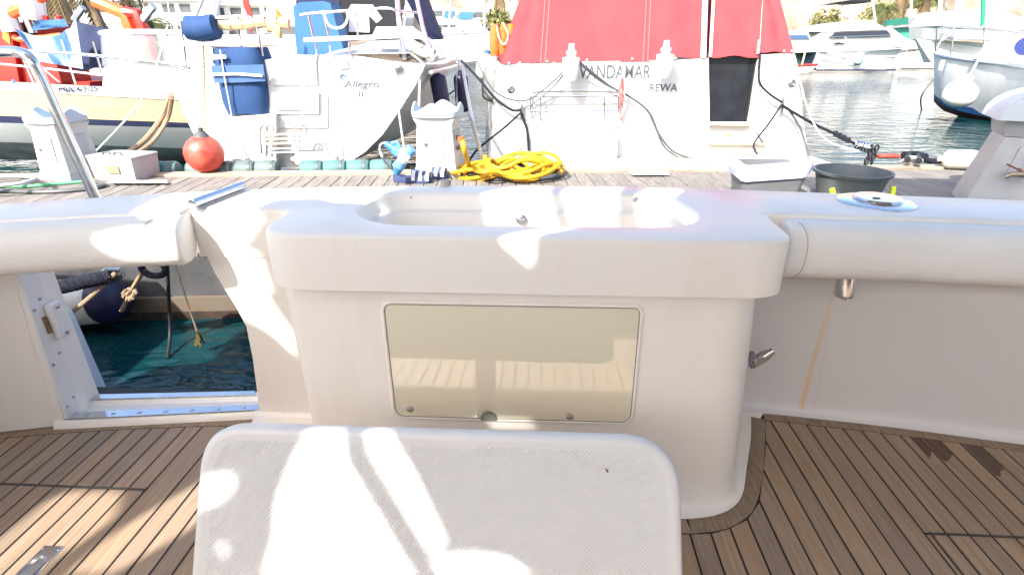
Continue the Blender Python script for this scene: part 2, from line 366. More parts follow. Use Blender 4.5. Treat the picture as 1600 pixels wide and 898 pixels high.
def disc(name, px, py, r, m, par, h=0.004, y0=fy, nn=fn, nseg=20, squash=1.0):
    c = atp(px, py, y0, nn); q = nn.to_track_quat('Z', 'Y').to_matrix().to_4x4()
    return MB().lathe([(r, 0.001), (r, h * .7), (r * .8, h), (r * .35, h), (r * .3, h * .6), (0.0001, h * .6)], c + nn * 0.0042, nseg, q, caps=False).build(name, m, par)
for px, py, r in ((641, 637, 0.0115), (890, 649, 0.0115)): disc('screw', px, py, r, STEELB, unit_o)
c = atp(764, 650, fy, fn)
LATCH = mat('smoked_latch', (0.20, 0.20, 0.17), 0.4)
MB().prism([c + fn * 0.0052 + ex * (0.026 * math.cos(a)) + ez * (0.026 * math.sin(a) - 0.004) for a in [R(-10 + 200 * k / 12) for k in range(13)]], fn * 0.006).build('finger_latch', LATCH, unit_o)
# --- inner walls: right transom wall, column between door and unit, wall left of the door
def sweep(path, prof):      # path: list of (x, y, inward normal), prof: list of (d, z)
    return [[(x - nx * -d, y - ny * -d, z) for d, z in prof] for x, y, nx, ny in path]
wall_r = curve([(0.60, 1.955), (0.938, 1.950), (1.017, 1.941), (1.296, 1.904), (1.506, 1.871), (1.9, 1.798), (2.6, 1.643)])
RUST = bpy.data.materials.new('gelcoat_wall'); RUST.use_nodes = True; n, l = N(RUST); b = n['Principled BSDF']; b.inputs['Roughness'].default_value = 0.25; b.inputs['Coat Weight'].default_value = 0.3
tc = n.new('ShaderNodeTexCoord'); sx = n.new('ShaderNodeSeparateXYZ'); l.new(tc.outputs['Object'], sx.inputs[0])
nz = n.new('ShaderNodeTexNoise'); nz.inputs['Scale'].default_value = 9; nz.inputs['Detail'].default_value = 5; l.new(tc.outputs['Object'], nz.inputs[0])
def mth(op, a, b_=None, c_=None):
    m_ = n.new('ShaderNodeMath'); m_.operation = op
    for i, q in enumerate((a, b_, c_)):
        if q is None: continue
        if isinstance(q, (int, float)): m_.inputs[i].default_value = q
        else: l.new(q, m_.inputs[i])
    return m_.outputs[0]
def streak(x_top, z_top, x_bot, z_bot, wdt, wob=0.03):
    t = mth('DIVIDE', mth('SUBTRACT', sx.outputs[2], z_bot), z_top - z_bot)
    xc = mth('MULTIPLY_ADD', t, x_top - x_bot, x_bot); xw = mth('MULTIPLY_ADD', mth('SUBTRACT', nz.outputs[0], .5), wob, xc)
    dd = mth('ABSOLUTE', mth('SUBTRACT', sx.outputs[0], xw)); s1 = mth('SUBTRACT', 1, mth('DIVIDE', dd, wdt)); s1 = mth('MAXIMUM', s1, 0)
    inside = mth('MULTIPLY', mth('GREATER_THAN', t, 0), mth('LESS_THAN', t, 1)); fade = mth('POWER', mth('MAXIMUM', mth('SUBTRACT', 1, t), 0.001), 0.7)
    return mth('MULTIPLY', mth('MULTIPLY', s1, inside), fade)
ra, rb = at(1250, 655, 1.92), at(1290, 500, 1.93)
S = mth('ADD', mth('MULTIPLY', streak(rb.x, 0.72, ra.x, 0.02, 0.013), 0.75), mth('MULTIPLY', streak(rb.x + .01, .5, ra.x + .05, 0.02, 0.008, .05), 0.3))
S = mth('ADD', S, mth('MULTIPLY', streak(rb.x + .0, .5, ra.x - .012, 0.02, 0.008, .05), 0.3))
S = mth('MINIMUM', S, 0.9)
mx = n.new('ShaderNodeMix'); mx.data_type = 'RGBA'; l.new(S, mx.inputs[0]); mx.inputs[6].default_value = (0.67, 0.66, 0.65, 1); mx.inputs[7].default_value = (0.78, 0.47, 0.14, 1)
l.new(mx.outputs[2], b.inputs['Base Color'])
path = []
for i in range(25):
    x = 0.60 + (2.5 - 0.60) * i / 24; path.append((x, wall_r(x), 0, -1))
prof_w = [(0.040, 0.0015), (0.026, 0.006), (0.016, 0.014), (0.008, 0.030), (0.003, 0.05), (0.0, 0.10), (0.005, 0.5), (0.01, 0.77)]
MB().loft(sweep(path, prof_w), closed=False).build('transom_wall', RUST, yacht, angle=60)
# column plane leaning from (y 1.65, z .754) to (1.765, z 0)
def coly(z): return lerp(1.775, 1.652, max(0, min(1, z / 0.754)))
cp = Vector((0, 1.775, 0)); cn = Vector((0, -0.754, -0.123)).normalized()
edge = [atp(px, py, cp, cn) for px, py in ((405, 648), (403, 620), (395, 560), (385, 510), (370, 482), (350, 450), (335, 425), (326, 408))]
edge[-1].z = 0.754; edge[-1].y = 1.652
colm = MB(); rows = []
for e in edge:
    rows.append([(lerp(e.x, -0.69, t), coly(e.z) , e.z) for t in (0, .02, .1, .3, .6, 1)])
colm.loft(rows, closed=False)
colm.loft([[tuple(e) for e in edge], [(e.x - 0.015, e.y + 0.26, e.z) for e in edge]], closed=False)
colm.loft([[(-1.15, 1.71, 0.004), (-1.15, 1.74, 0.006), (-1.15, 1.762, 0.016), (-1.15, 1.772, 0.035)], [(-0.69, 1.71, 0.004), (-0.69, 1.74, 0.006), (-0.69, 1.762, 0.016), (-0.69, 1.772, 0.035)]], closed=False)
colm.build('transom_column', GEL, yacht, angle=35)
# --- door sill and jamb
SILLZ = 0.03
sn0, sn1 = atz(100, 657, SILLZ), atz(405, 642, SILLZ); sf0, sf1 = atz(140, 618, SILLZ), atz(398, 612, SILLZ)
sill = MB()
def sp(t, d, z): 
    a = sn0.lerp(sn1, t); b_ = sf0.lerp(sf1, t); p = a.lerp(b_, d); return (p.x, p.y, z)
sill.loft([[sp(t, d, z) for t in (-.05, 1.02)] for d, z in ((-0.10, 0.0015), (-0.09, 0.008), (-0.06, 0.016), (-0.03, 0.026), (0.0, 0.03), (0.30, 0.0285), (0.36, 0.012), (0.72, 0.010), (0.80, 0.026), (1.0, 0.028), (1.12, 0.018), (1.18, -0.10), (1.19, -0.5))], closed=False)
sill.build('door_sill', GEL, yacht)
strip = MB(); strip.prism([sp(0.0, 0.02, 0.0325), sp(1.0, 0.02, 0.0325), sp(1.0, 0.28, 0.0325), sp(0.0, 0.28, 0.0325)], (0, 0, 0.003)); st_o = strip.build('sill_strip', STEEL, yacht)
for k in range(7):
    p = sp(0.10 + 0.137 * k, 0.15, 0.0358); MB().lathe([(0.009, 0), (0.009, 0.001), (0.006, 0.0025), (0.0001, 0.0025)], p, 14, caps=False).build('screw', STEELB, st_o)
strip2 = MB(); strip2.prism([sp(0.0, 0.84, 0.0292), sp(1.0, 0.84, 0.0292), sp(1.0, 1.04, 0.0292), sp(0.0, 1.04, 0.0292)], (0, 0, 0.003)); strip2.build('sill_strip', STEEL, yacht)
JX = -1.885
jb = MB()
jp = [(1.672, 0.004), (1.70, 0.35), (1.735, 0.66), (1.70, 0.86), (1.84, 0.86), (1.86, 0.6), (1.86, 0.004)]
jb.prism([(JX, y, z) for y, z in jp], (-0.03, 0, 0))
jb.prism([(JX - 0.03, y - 0.002, z) for y, z in jp], (-1.2, -0.30, 0))
jamb = jb.build('door_jamb', GEL, yacht)
pls = MB(); pls.prism([(JX + 0.002, lerp(1.676, 1.712, t) if s else lerp(1.742, 1.784, t), lerp(0.03, 0.66, t)) for s, t in ((1, 0), (1, 1), (0, 1), (0, 0))], (0.012, 0, 0)); plo = pls.build('strike_plate', WHITEP, jamb)
for py, z in ((1.716, 0.50), (1.752, 0.53), (1.706, 0.27), (1.746, 0.30), (1.697, 0.08), (1.735, 0.10)):
    MB().lathe([(0.0065, 0), (0.0065, 0.002), (0.004, 0.004), (0.0001, 0.004)], (JX + 0.014, py, z), 12, Matrix.Rotation(R(90), 4, 'Y'), caps=False).build('screw', STEELB, jamb)
lt = MB(); lt.box((JX + 0.028, 1.775, 0.43), (0.03, 0.05, 0.15), bev=0.008); lto = lt.build('door_latch', WHITEP, jamb)
MB().box((JX + 0.017, 1.739, 0.425), (0.008, 0.016, 0.07), bev=0.002).build('latch_bolt', mat('rusty_bolt', (0.30, 0.16, 0.07), 0.7, var=0.5, vscale=90), jamb)
for z in (0.375, 0.485): MB().lathe([(0.008, 0), (0.008, 0.002), (0.0001, 0.004)], (JX + 0.043, 1.78, z), 12, Matrix.Rotation(R(90), 4, 'Y'), caps=False).build('screw', STEELB, jamb)
# --- lifting coaming over the door, with its hinge
lid = MB(); xs = [-1.134 - (2.5 - 1.134) * i / 16 for i in range(17)]
lo = [(x, back_y(x)) for x in xs] + [(x, in_l(x)) for x in reversed(xs)]
lo = [(p[0], p[1]) for p in lo]
lid.loft([[(p[0], p[1], z) for p in offset_loop(lo, o)] for o, z in ((0.014, TOPZ), (0.006, TOPZ - 0.002), (0.0, TOPZ - 0.012), (0.0, TOPZ - 0.06))])
v, f = filled('t', [(p[0], p[1], TOPZ) for p in offset_loop(lo, 0.014)], [], GEL, None); lid.add(v, f)
v, f = filled('t', [(p[0], p[1], TOPZ - .06) for p in lo], [], GEL, None); lid.add(v, f)
lid.build('lifting_coaming', GEL, yacht, angle=30)
ha, hb = atz(300, 319, TOPZ + 0.018), atz(379, 290, TOPZ + 0.018)
hg = MB(); hd = (hb - ha)
for k in range(6): hg.tube([ha + hd * (k / 6 + 0.002), ha + hd * ((k + 1) / 6 - 0.004)], 0.0155, 14)
hg.tube([ha - hd * .006, hb], 0.0145, 14); hg.build('hinge', STEEL, yacht)
gk = MB(); gk.box((-1.130, 1.672, 0.83), (0.012, 0.04, 0.16), bev=0.003); gk.build('hinge_gasket', WHITEP, yacht)
# --- bolsters
def bolster(path, top, name, hh=0.092):
    mb = MB(); L = []
    shp = []
    for k in range(20):
        a = 2 * math.pi * k / 20; ca, sa = math.cos(a), math.sin(a)
        shp.append((0.07 * (abs(ca) ** 0.75) * (1 if ca > 0 else -1), hh * (abs(sa) ** 0.8) * (1 if sa > 0 else -1)))
    n_ = len(path)
    for i, (x, y, s) in enumerate(path):
        a = path[max(0, i - 1)]; b_ = path[min(n_ - 1, i + 1)]; t = Vector((b_[0] - a[0], b_[1] - a[1], 0)).normalized(); nn = Vector((t.y, -t.x, 0))
        if nn.y > 0: nn = -nn
        L.append([Vector((x, y, top - hh)) + nn * (p[0] * s) + Vector((0, 0, p[1] * s)) for p in shp])
    mb.loft(L, caps=True); return mb
rp = []; 
for x, s in ((0.752, .80), (0.757, .93), (0.767, 1.0)): rp.append((x, in_r(x) - 0.035, s))
for i in range(1, 15): x = 0.767 + (2.5 - 0.767) * i / 14; rp.append((x, in_r(x) - 0.035, 1.0))
br = bolster(rp, 0.91, 'bolster', 0.09).build('bolster', VINYL, yacht, angle=60); br['label'] = 'white padded bolster right of the bait station'
lp = []
for x, s in ((-1.122, .86), (-1.127, .95), (-1.138, 1.0)): lp.append((x, in_l(x) - 0.012, s))
for i in range(1, 15): x = -1.138 - (2.5 - 1.138) * i / 14; lp.append((x, in_l(x) - 0.012, 1.0))
bl = bolster(lp, 0.913, 'bolster', 0.078).build('bolster', VINYL, yacht, angle=60); bl['label'] = 'white padded bolster over the transom door'
SEAM = mat('seam_thread', (0.45, 0.40, 0.36), 0.8)
for par, pa, x in ((br, in_r, 0.782), (bl, in_l, -1.19)):
    sm = MB(); off = -0.035 if par is br else -0.012; pts = []
    for k in range(21):
        a = R(100 + 165 * k / 20); ca, sa = math.cos(a), math.sin(a)
        bow = 0.02 * math.sin(math.pi * k / 20) * (1 if par is br else -1)
        pts.append((x + bow, pa(x) + off + 0.0715 * (abs(ca) ** .75) * (1 if ca > 0 else -1), (0.82 if par is br else 0.835) + (0.0915 if par is br else 0.0795) * (abs(sa) ** .8) * (1 if sa > 0 else -1)))
    sm.tube(pts, 0.0012, 5); sm.build('seam', SEAM, par)
# --- filler cap
fc = atz(1368, 316, TOPZ); fl = MB().lathe([(0.116, 0.0), (0.116, 0.003), (0.109, 0.006), (0.07, 0.0075), (0.068, 0.006)], fc, 40).build('filler_flange', STEEL, yacht)
MB().lathe([(0.073, 0.006), (0.075, 0.013), (0.071, 0.018), (0.03, 0.0185), (0.0001, 0.0185)], fc + Vector((0.008, 0.004, 0)), 40, caps=False).build('filler_cap', STEEL, fl)
MB().tube([fc + Vector((-0.012 + 0.012 * math.cos(R(a)), -0.02 + 0.008 * math.sin(R(a)), 0.0188)) for a in range(20, 340, 20)], 0.0014, 5).build('cap_symbol', BLACK, fl)
# --- rod holder under the right bolster, hose fitting on the unit's side
rc = at(1322, 440, 1.74)
rh = MB(); q = Matrix.Rotation(R(-10), 4, 'X'); rh.lathe([(0.031, 0.12), (0.031, -0.045), (0.028, -0.052), (0.012, -0.054), (0.010, -0.062), (0.0001, -0.063)], rc, 24, q, caps=False); rh.build('rod_holder', STEEL, yacht)
hc = at(1178, 558, 1.62)
hf = MB(); hf.box(hc + Vector((0.02, 0, -0.005)), (0.055, 0.03, 0.034), M=Matrix.Rotation(R(-38), 4, 'Y'), bev=0.006)
hf.lathe([(0.014, 0), (0.014, 0.024), (0.011, 0.024), (0.011, 0.036), (0.0001, 0.037)], hc + Vector((0.03, -0.004, 0.006)), 16, Matrix.Rotation(R(48), 4, 'Y'), caps=False)
hf.lathe([(0.03, 0), (0.03, 0.004), (0.0001, 0.006)], hc + Vector((-0.006, 0, -0.01)), 16, Matrix.Rotation(R(90), 4, 'Y'), caps=False); hf.build('hose_fitting', STEELB, yacht)
# --- drain fitting in the well and small things on the cap
wcx = at(814, 345, 1.82); MB().lathe([(0.019, 0), (0.019, 0.004), (0.012, 0.008), (0.009, 0.018), (0.0001, 0.02)], wcx + Vector((0, 0.02, 0)), 18, Matrix.Rotation(R(90), 4, 'X'), caps=False).build('spray_nozzle', STEELB, yacht)
kn = atz(696, 290, TOPZ); MB().lathe([(0.018, 0), (0.0185, 0.018), (0.016, 0.021), (0.0001, 0.0215)], kn, 18, caps=False).build('rubber_stop', mat('rubber_stop', (0.46, 0.43, 0.38), 0.8, var=0.2), yacht)
for px, py in ((640, 312), (994, 313)):
    p = at(px, py, 1.872); MB().lathe([(0.010, 0), (0.008, 0.002), (0.0001, 0.002)], p + Vector((0, 0.012, 0)), 12, Matrix.Rotation(R(90), 4, 'X'), caps=False).build('screw', STEELB, yacht)

# --- teak deck
deck = sub('teak_deck', (0, 0, 0), yacht)
end_r = curve([(0.30, 1.272), (0.477, 1.275), (0.56, 1.283), (0.62, 1.305), (0.69, 1.345), (0.757, 1.423), (0.822, 1.57), (0.887, 1.722), (0.938, 1.868)])
tr_r = curve([(0.938, 1.869), (1.017, 1.858), (1.296, 1.821), (1.506, 1.788), (1.9, 1.715), (2.6, 1.56)])
tr_l = curve([(-0.95, 1.740), (-1.382, 1.701), (-1.637, 1.672), (-1.837, 1.642), (-2.13, 1.585), (-2.6, 1.47)])
end_l = curve([(-0.95, 1.740), (-0.85, 1.50), (-0.74, 1.34), (-0.64, 1.28), (-0.5, 1.272), (0, 1.272)])
def top_y(x):
    if x >= 0.938: return tr_r(x)
    if x >= 0.30: return end_r(x)
    if x <= -0.95: return tr_l(x)
    if x <= 0: return end_l(x)
    return 1.272
MB().box((0, -0.15, -0.0168), (5.0, 4.2, 0.03)).build('caulk_bed', CAULK, deck)
G = 0.0033
def plank(x0, x1, ya, yb0, yb1, parent, m=TEAK):
    # a board with slightly rounded upper arrises, its far end cut to the border
    cx, cy = (x0 + x1) / 2, (ya + max(yb0, yb1)) / 2; mb = MB()
    nseg = 4
    top = [(lerp(x1, x0, i / nseg), lerp(yb1, yb0, i / nseg)) for i in range(nseg + 1)]
    return mb, cx, cy
def add_plank(x0, x1, ya, ybf, parent, m=TEAK, fit=None):
    x0 += G; x1 -= G; k = 4
    top = [(lerp(x1, x0, i / k), ybf(lerp(x1, x0, i / k))) for i in range(k + 1)]
    L = [(x0, ya), (x1, ya)] + top
    if min(t[1] for t in top) - ya < 0.01: return
    c = Vector(((x0 + x1) / 2, (ya + top[0][1]) / 2, 0)); dz = random.uniform(-.0006, .0006)
    mb = MB(); mb.loft([[(p[0] - c.x, p[1] - c.y, z + dz) for p in offset_loop(L, o)] for o, z in ((0, -0.012), (0, -0.0012), (0.0012, 0.0))])
    top_l = [(p[0] - c.x, p[1] - c.y, dz) for p in offset_loop(L, 0.0012)]; mb.add(top_l, [tuple(range(len(top_l)))])
    o = mb.build('plank', m, parent); o.location = c; return o
PITCHX = 0.0667
HL_X, HL_Y = -1.338, 1.362; HR_X, HR_Y = 1.2455, 1.316
lines = []
x = 0.6245
while x < 2.45: lines.append(x); x += PITCHX + (0.0012 if x > 1.0 else 0)
x = 0.6245 - PITCHX
while x > -1.25: lines.append(x); x -= PITCHX
lines = [q for q in lines if q > -1.30]
x = HL_X
while x > -2.5: lines.append(x); x -= 0.0655
lines.sort()
for a, b_ in zip(lines, lines[1:]):
    m = (a + b_) / 2; tf = top_y
    hatch = None
    if m > HR_X and m < 2.1: hatch = HR_Y
    if m < HL_X and m > -2.2: hatch = HL_Y
    gap = (lambda x, t=tf: t(x) - 0.004)
    if hatch:
        add_plank(a, b_, hatch + 0.004, gap, deck); add_plank(a, b_, 0.55, lambda x, h=hatch: h - 0.004, deck); add_plank(a, b_, -1.9, lambda x: 0.545, deck)
    else:
        add_plank(a, b_, -1.9, gap, deck)
# white fillet that carries the unit down to the border boards
def foot(path):
    P_ = [Vector((p[0], p[1])) for p in path]; n_ = len(P_); top = [Vector(p[:2]) for p in body(0.095)]; rows = []
    dens = []
    for a, b_ in zip(top, top[1:]): dens += [a.lerp(b_, k / 12) for k in range(12)]
    for i in range(n_):
        t = (P_[min(n_ - 1, i + 1)] - P_[max(0, i - 1)]).normalized(); nn = Vector((-t.y, t.x)); q = P_[i] + nn * 0.054
        tg = min(dens, key=lambda d: (d - q).length); rows.append([(*(q.lerp(tg, u)), 0.0018 + 0.0932 * (max(0, u - .12) / .88) ** 3.2) for u in (0, .25, .45, .6, .72, .82, .9, .96, 1.0)] )
    return rows
ft = MB(); ur0 = [(p[0], p[1]) for p in smooth_pts([(x, end_r(x), 0) for x in (0.50, 0.60, 0.69, 0.757, 0.822, 0.887, 0.938)], 7)] + [(0.962, 1.94)]; ur_old = [(x, end_r(x)) for x in (0.50, 0.56, 0.62, 0.655, 0.69, 0.725, 0.757, 0.79, 0.822, 0.855, 0.887, 0.92, 0.945)] + [(0.962, 1.94)]
ul0 = [(x, end_l(x)) for x in (-0.95, -0.90, -0.85, -0.80, -0.74, -0.68, -0.64, -0.58, -0.5)]
ft.loft(foot(ul0 + [(-0.25, 1.272), (0, 1.272), (0.25, 1.274)] + ur0), closed=False); ft.build('unit_foot', GEL, unit_o, angle=70)
MB().add([(0.82, 1.80, 0.0006), (0.87, 1.80, 0.0006), (0.945, 1.91, 0.0006), (0.958, 1.96, 0.0006), (0.80, 1.96, 0.0006)], [(0, 1, 2, 3, 4)]).build('corner_floor', GEL, unit_o)
# hatch edge seam gaskets
GSK = mat('hatch_gasket', (0.06, 0.055, 0.05), 0.6)
gm = MB(); gm.tube(smooth_pts([(HR_X, 0.55, 0.0), (HR_X, 1.25, 0.0), (HR_X + 0.004, HR_Y - 0.012, 0.0), (HR_X + 0.02, HR_Y, 0.0), (1.5, HR_Y, 0), (2.1, HR_Y, 0)]), 0.0036, 6); gm.build('hatch_seam', GSK, deck)
gm = MB(); gm.tube(smooth_pts([(HL_X, 0.55, 0.0), (HL_X, 1.30, 0.0), (HL_X - 0.004, HL_Y - 0.012, 0.0), (HL_X - 0.02, HL_Y, 0.0), (-1.6, HL_Y, 0), (-2.2, HL_Y, 0)]), 0.0036, 6); gm.build('hatch_seam', GSK, deck)
# margin boards
def margin(pts, wd, side, z=0.001):
    P = [Vector((p[0], p[1])) for p in pts]; n_ = len(P); A = []; B = []
    for i in range(n_):
        t = (P[min(n_ - 1, i + 1)] - P[max(0, i - 1)]).normalized(); nn = Vector((-t.y, t.x)) * side; A.append(P[i]); B.append(P[i] + nn * wd)
    c = sum(P, Vector((0, 0))) / n_; mb = MB()
    rows = []
    for a, b_ in zip(A, B):
        d = (b_ - a).normalized()
        rows.append([(*(a - c), z - 0.012), (*(a - c), z - 0.001), (*(a + d * .0015 - c), z), (*(b_ - d * .0015 - c), z), (*(b_ - c), z - 0.001), (*(b_ - c), z - 0.012)])
    mb.loft(rows, closed=False, caps=False); o = mb.build('margin_board', TEAKM, deck); o.location = (c.x, c.y, 0); return o
ur = [(x, end_r(x)) for x in (0.50, 0.56, 0.59, 0.62, 0.655, 0.69, 0.725, 0.757, 0.79, 0.822, 0.855, 0.887, 0.915, 0.938)]
ur = [tuple(p) for p in smooth_pts([(p[0], p[1], 0) for p in ur[::2] + [ur[-1]]], 4)]
ur = [(p[0], p[1]) for p in ur if True]
margin(ur, 0.058, 1)
margin([(0.937, 1.869)] + [(x, tr_r(x)) for x in (1.1, 1.3, 1.5, 1.7, 2.0, 2.45)], 0.05, 1)
margin([(x, tr_l(x)) for x in (-2.5, -2.13, -1.837, -1.637, -1.5, -1.382, -1.2, -0.95)], 0.045, 1)
margin([(x, end_l(x)) for x in (-0.95, -0.90, -0.85, -0.80, -0.74, -0.68, -0.64, -0.58, -0.5)], 0.05, 1)
margin([(-0.5, 1.272), (0.0, 1.272), (0.5, 1.277)], 0.055, 1)
# wet patches: thin dark film lying on single planks
def wet(pxa, pya, pxe, pye, fr0=0.0, fr1=1.0):
    xm = atz(pxa, pya, 0).x; a, b_ = [(p, q) for p, q in zip(lines, lines[1:]) if p <= xm < q][0]; ye = atz(pxe, pye, 0).y
    x0, x1 = lerp(a, b_, fr0) + 0.004, lerp(a, b_, fr1) - 0.004; c = Vector((x0, ye, 0)); n_ = 9; k = [random.uniform(0, 0.012) for _ in range(n_)]
    far = [(lerp(x0, x1, i / 3), top_y(lerp(x0, x1, i / 3)) - 0.007) for i in range(4)]; near = [(lerp(x1, x0, i / (n_ - 1)), ye + k[i] - 0.05 * i / (n_ - 1) + (0.015 if i in (0, n_ - 1) else 0)) for i in range(n_)]
    mb = MB(); v, f = filled('t', [(p[0] - c.x, p[1] - c.y, 0.0014) for p in far + near], [], TEAKW, None); mb.add(v, f); o = mb.build('wet_patch', TEAKW, deck); o.location = c
wet(1437, 690, 1448, 706, .35, 1.0); wet(1465, 692, 1488, 712); wet(1532, 702, 1572, 733)
# flush ring pull of the left hatch
rp_ = atz(55, 884, 0.0); ring = empty('t'); bpy.data.objects.remove(ring)
rl = MB(); rl.box((0, 0, 0.001), (0.062, 0.20, 0.006), bev=0.002); ro = rl.build('hatch_pull', STEEL, deck); ro.location = (rp_.x, rp_.y - 0.03, 0.0)
rg = MB(); rg.tube([(0.024 * math.cos(R(a)), 0.01 + 0.05 * math.sin(R(a)), 0.0065) for a in range(0, 360, 15)], 0.0035, 8, closed=True); rg.build('pull_ring', STEELB, ro)
rg = MB()
for sx_, sy_ in ((-1, 1), (1, 1), (-1, -1), (1, -1)): MB().lathe([(0.0045, 0.0042), (0.0045, 0.005), (0.0001, 0.0054)], (sx_ * 0.024, sy_ * 0.088, 0), 10, caps=False).build('screw', STEELB, ro)


# --- open moulded hatch lid with pyramid non-slip pattern, leaning back
LIDG = worn('lid_gelcoat', (0.72, 0.72, 0.715), 0.34, (0.58, 0.53, 0.45), 0.25, 0.0)
LT = R(25)
lid_dir = Vector((0, -math.sin(LT), -math.cos(LT))); lid_n = Vector((0, -math.cos(LT), math.sin(LT)))
ptop = at(700, 681, 0.93); LZ0 = ptop
lid_o = sub('tilted_panel', (0, 0, 0), yacht)
lid_o['label'] = 'white moulded panel with pyramid non-slip surface, tilted up in front of the bait station'
lx = [atp(px, py, ptop, lid_n) for px, py in ((303, 840), (1066, 840))]
lw0, lw1 = lx[0].x, lx[1].x; llen = 0.43
outl = round_poly([(lw0 + .008, 0.006), (lw0 - 0.012, -llen), (lw1 + 0.012, -llen), (lw1 - 0.008, 0.012)], [0.10, 0.05, 0.05, 0.125], 12)
def lp3(p, d): return Vector((0, ptop.y, ptop.z)) - lid_dir * p[1] + Vector((p[0], 0, 0)) + lid_n * d
def lloop(o, d): return [lp3(p, d) for p in offset_loop(outl, o)]
pan = MB(); pan.loft([lloop(0.006, -0.034), lloop(0.0, -0.030), lloop(0.0, -0.012), lloop(0.004, -0.004), lloop(0.010, 0.0), lloop(0.020, 0.0003), lloop(0.026, -0.0015)])
v, f = filled('t', lloop(0.026, -0.0015), [], GEL, None); pan.add(v, f); v, f = filled('t', lloop(0.006, -0.034), [], GEL, None); pan.add(v, f)
pan.build('lid_shell', LIDG, lid_o, angle=40)
# pyramids as real geometry (thousands)
ins = offset_loop(outl, 0.033)
def inside(p, L):
    c = False; n_ = len(L)
    for i in range(n_):
        a, b_ = L[i], L[i - 1]
        if (a[1] > p[1]) != (b_[1] > p[1]) and p[0] < (b_[0] - a[0]) * (p[1] - a[1]) / (b_[1] - a[1]) + a[0]: c = not c
    return c
pyr = MB(); s = 0.0047; r_ = 0.0041; row = 0; yy = 0.0
while yy > -0.40:
    x = lw0 + (s if row % 2 else 0)
    while x < lw1:
        if inside((x, yy), ins):
            b0 = len(pyr.v); q = r_ * .25
            pyr.v += [tuple(lp3(p, -0.0018)) for p in ((x - r_, yy), (x, yy - r_), (x + r_, yy), (x, yy + r_))]
            pyr.v += [tuple(lp3(p, 0.0016)) for p in ((x - q, yy), (x, yy - q), (x + q, yy), (x, yy + q))]
            pyr.f += [(b0, b0 + 1, b0 + 5, b0 + 4), (b0 + 1, b0 + 2, b0 + 6, b0 + 5), (b0 + 2, b0 + 3, b0 + 7, b0 + 6), (b0 + 3, b0, b0 + 4, b0 + 7), (b0 + 4, b0 + 5, b0 + 6, b0 + 7)]
        x += 2 * s
    yy -= s; row += 1
me = bpy.data.meshes.new('non_slip_studs'); me.from_pydata(pyr.v, [], pyr.f); me.update()
for p in me.polygons: p.use_smooth = True
me.materials.append(LIDG)
o = bpy.data.objects.new('non_slip_studs', me); C.objects.link(o); o.parent = lid_o; o['kind'] = 'stuff'
lf = lp3((0, 0), 0); cc = atp(948, 734, ptop, lid_n) + lid_n * 0.003
MB().add([cc + Vector((-.004, 0, .007)), cc + Vector((.002, 0, .003)), cc + Vector((.004, 0, -.006)), cc + Vector((-.001, -.001, -.003))], [(0, 1, 2, 3)]).build('leaf_scrap', mat('dry_leaf', (0.16, 0.12, 0.06), 0.9), label='tiny brown leaf scrap lying on the white non-slip panel', cat='leaf')
bs = MB(); pc_ = lp3((0.5 * (lw0 + lw1), -0.25), -0.032); bs.tube([(pc_.x, pc_.y + 0.02, 0.0), (pc_.x, pc_.y + 0.02, pc_.z)], 0.045, 18); bs.lathe([(0.13, 0.0), (0.13, 0.008), (0.06, 0.02)], (pc_.x, pc_.y + 0.02, 0.001), 24); bs.build('panel_post', STEEL, lid_o)

# --- own boat's sides, unseen bulkhead and sheets added to bounce and block light
for sx_ in (-1, 1):
    sd_ = MB(); sd_.prism([(sx_ * 2.32, -2.0, 0.0), (sx_ * 2.32, 1.62 if sx_ > 0 else 1.56, 0.0), (sx_ * 2.32, 1.62 if sx_ > 0 else 1.56, 0.86), (sx_ * 2.32, -2.0, 0.95)], (sx_ * 0.10, 0, 0)); sd_.build('side_wall', GEL, yacht)
MB().box((0, -2.1, 1.0), (4.6, 0.08, 2.0)).build('bounce_bulkhead', GEL, yacht)  # unseen bulkhead added to bounce light into the cockpit
ho = MB(); ho.prism([(-2.4, -2.2, -0.02), (-2.45, 1.3, -0.02), (-1.9, 1.6, -0.02), (-1.0, 1.9, -0.02), (0, 2.0, -0.02), (1.0, 1.95, -0.02), (1.9, 1.8, -0.02), (2.5, 1.5, -0.02), (2.4, -2.2, -0.02)], (0, 0, -0.62)); ho.build('hull', GEL, yacht)
CZ = 2.9
def back(p): return p - SUN_D * ((p.z - CZ) / SUN_D.z)
ylid = lambda px, py: atp(px, py, ptop, lid_n)
ycol = lambda px, py: atp(px, py, cp, cn)
ytop = lambda px, py: atz(px, py, TOPZ)
yfac = lambda px, py: atp(px, py, fy, fn)
ydeck = lambda px, py: atz(px, py, 0)
ybol = lambda px, py: at(px, py, 1.49)
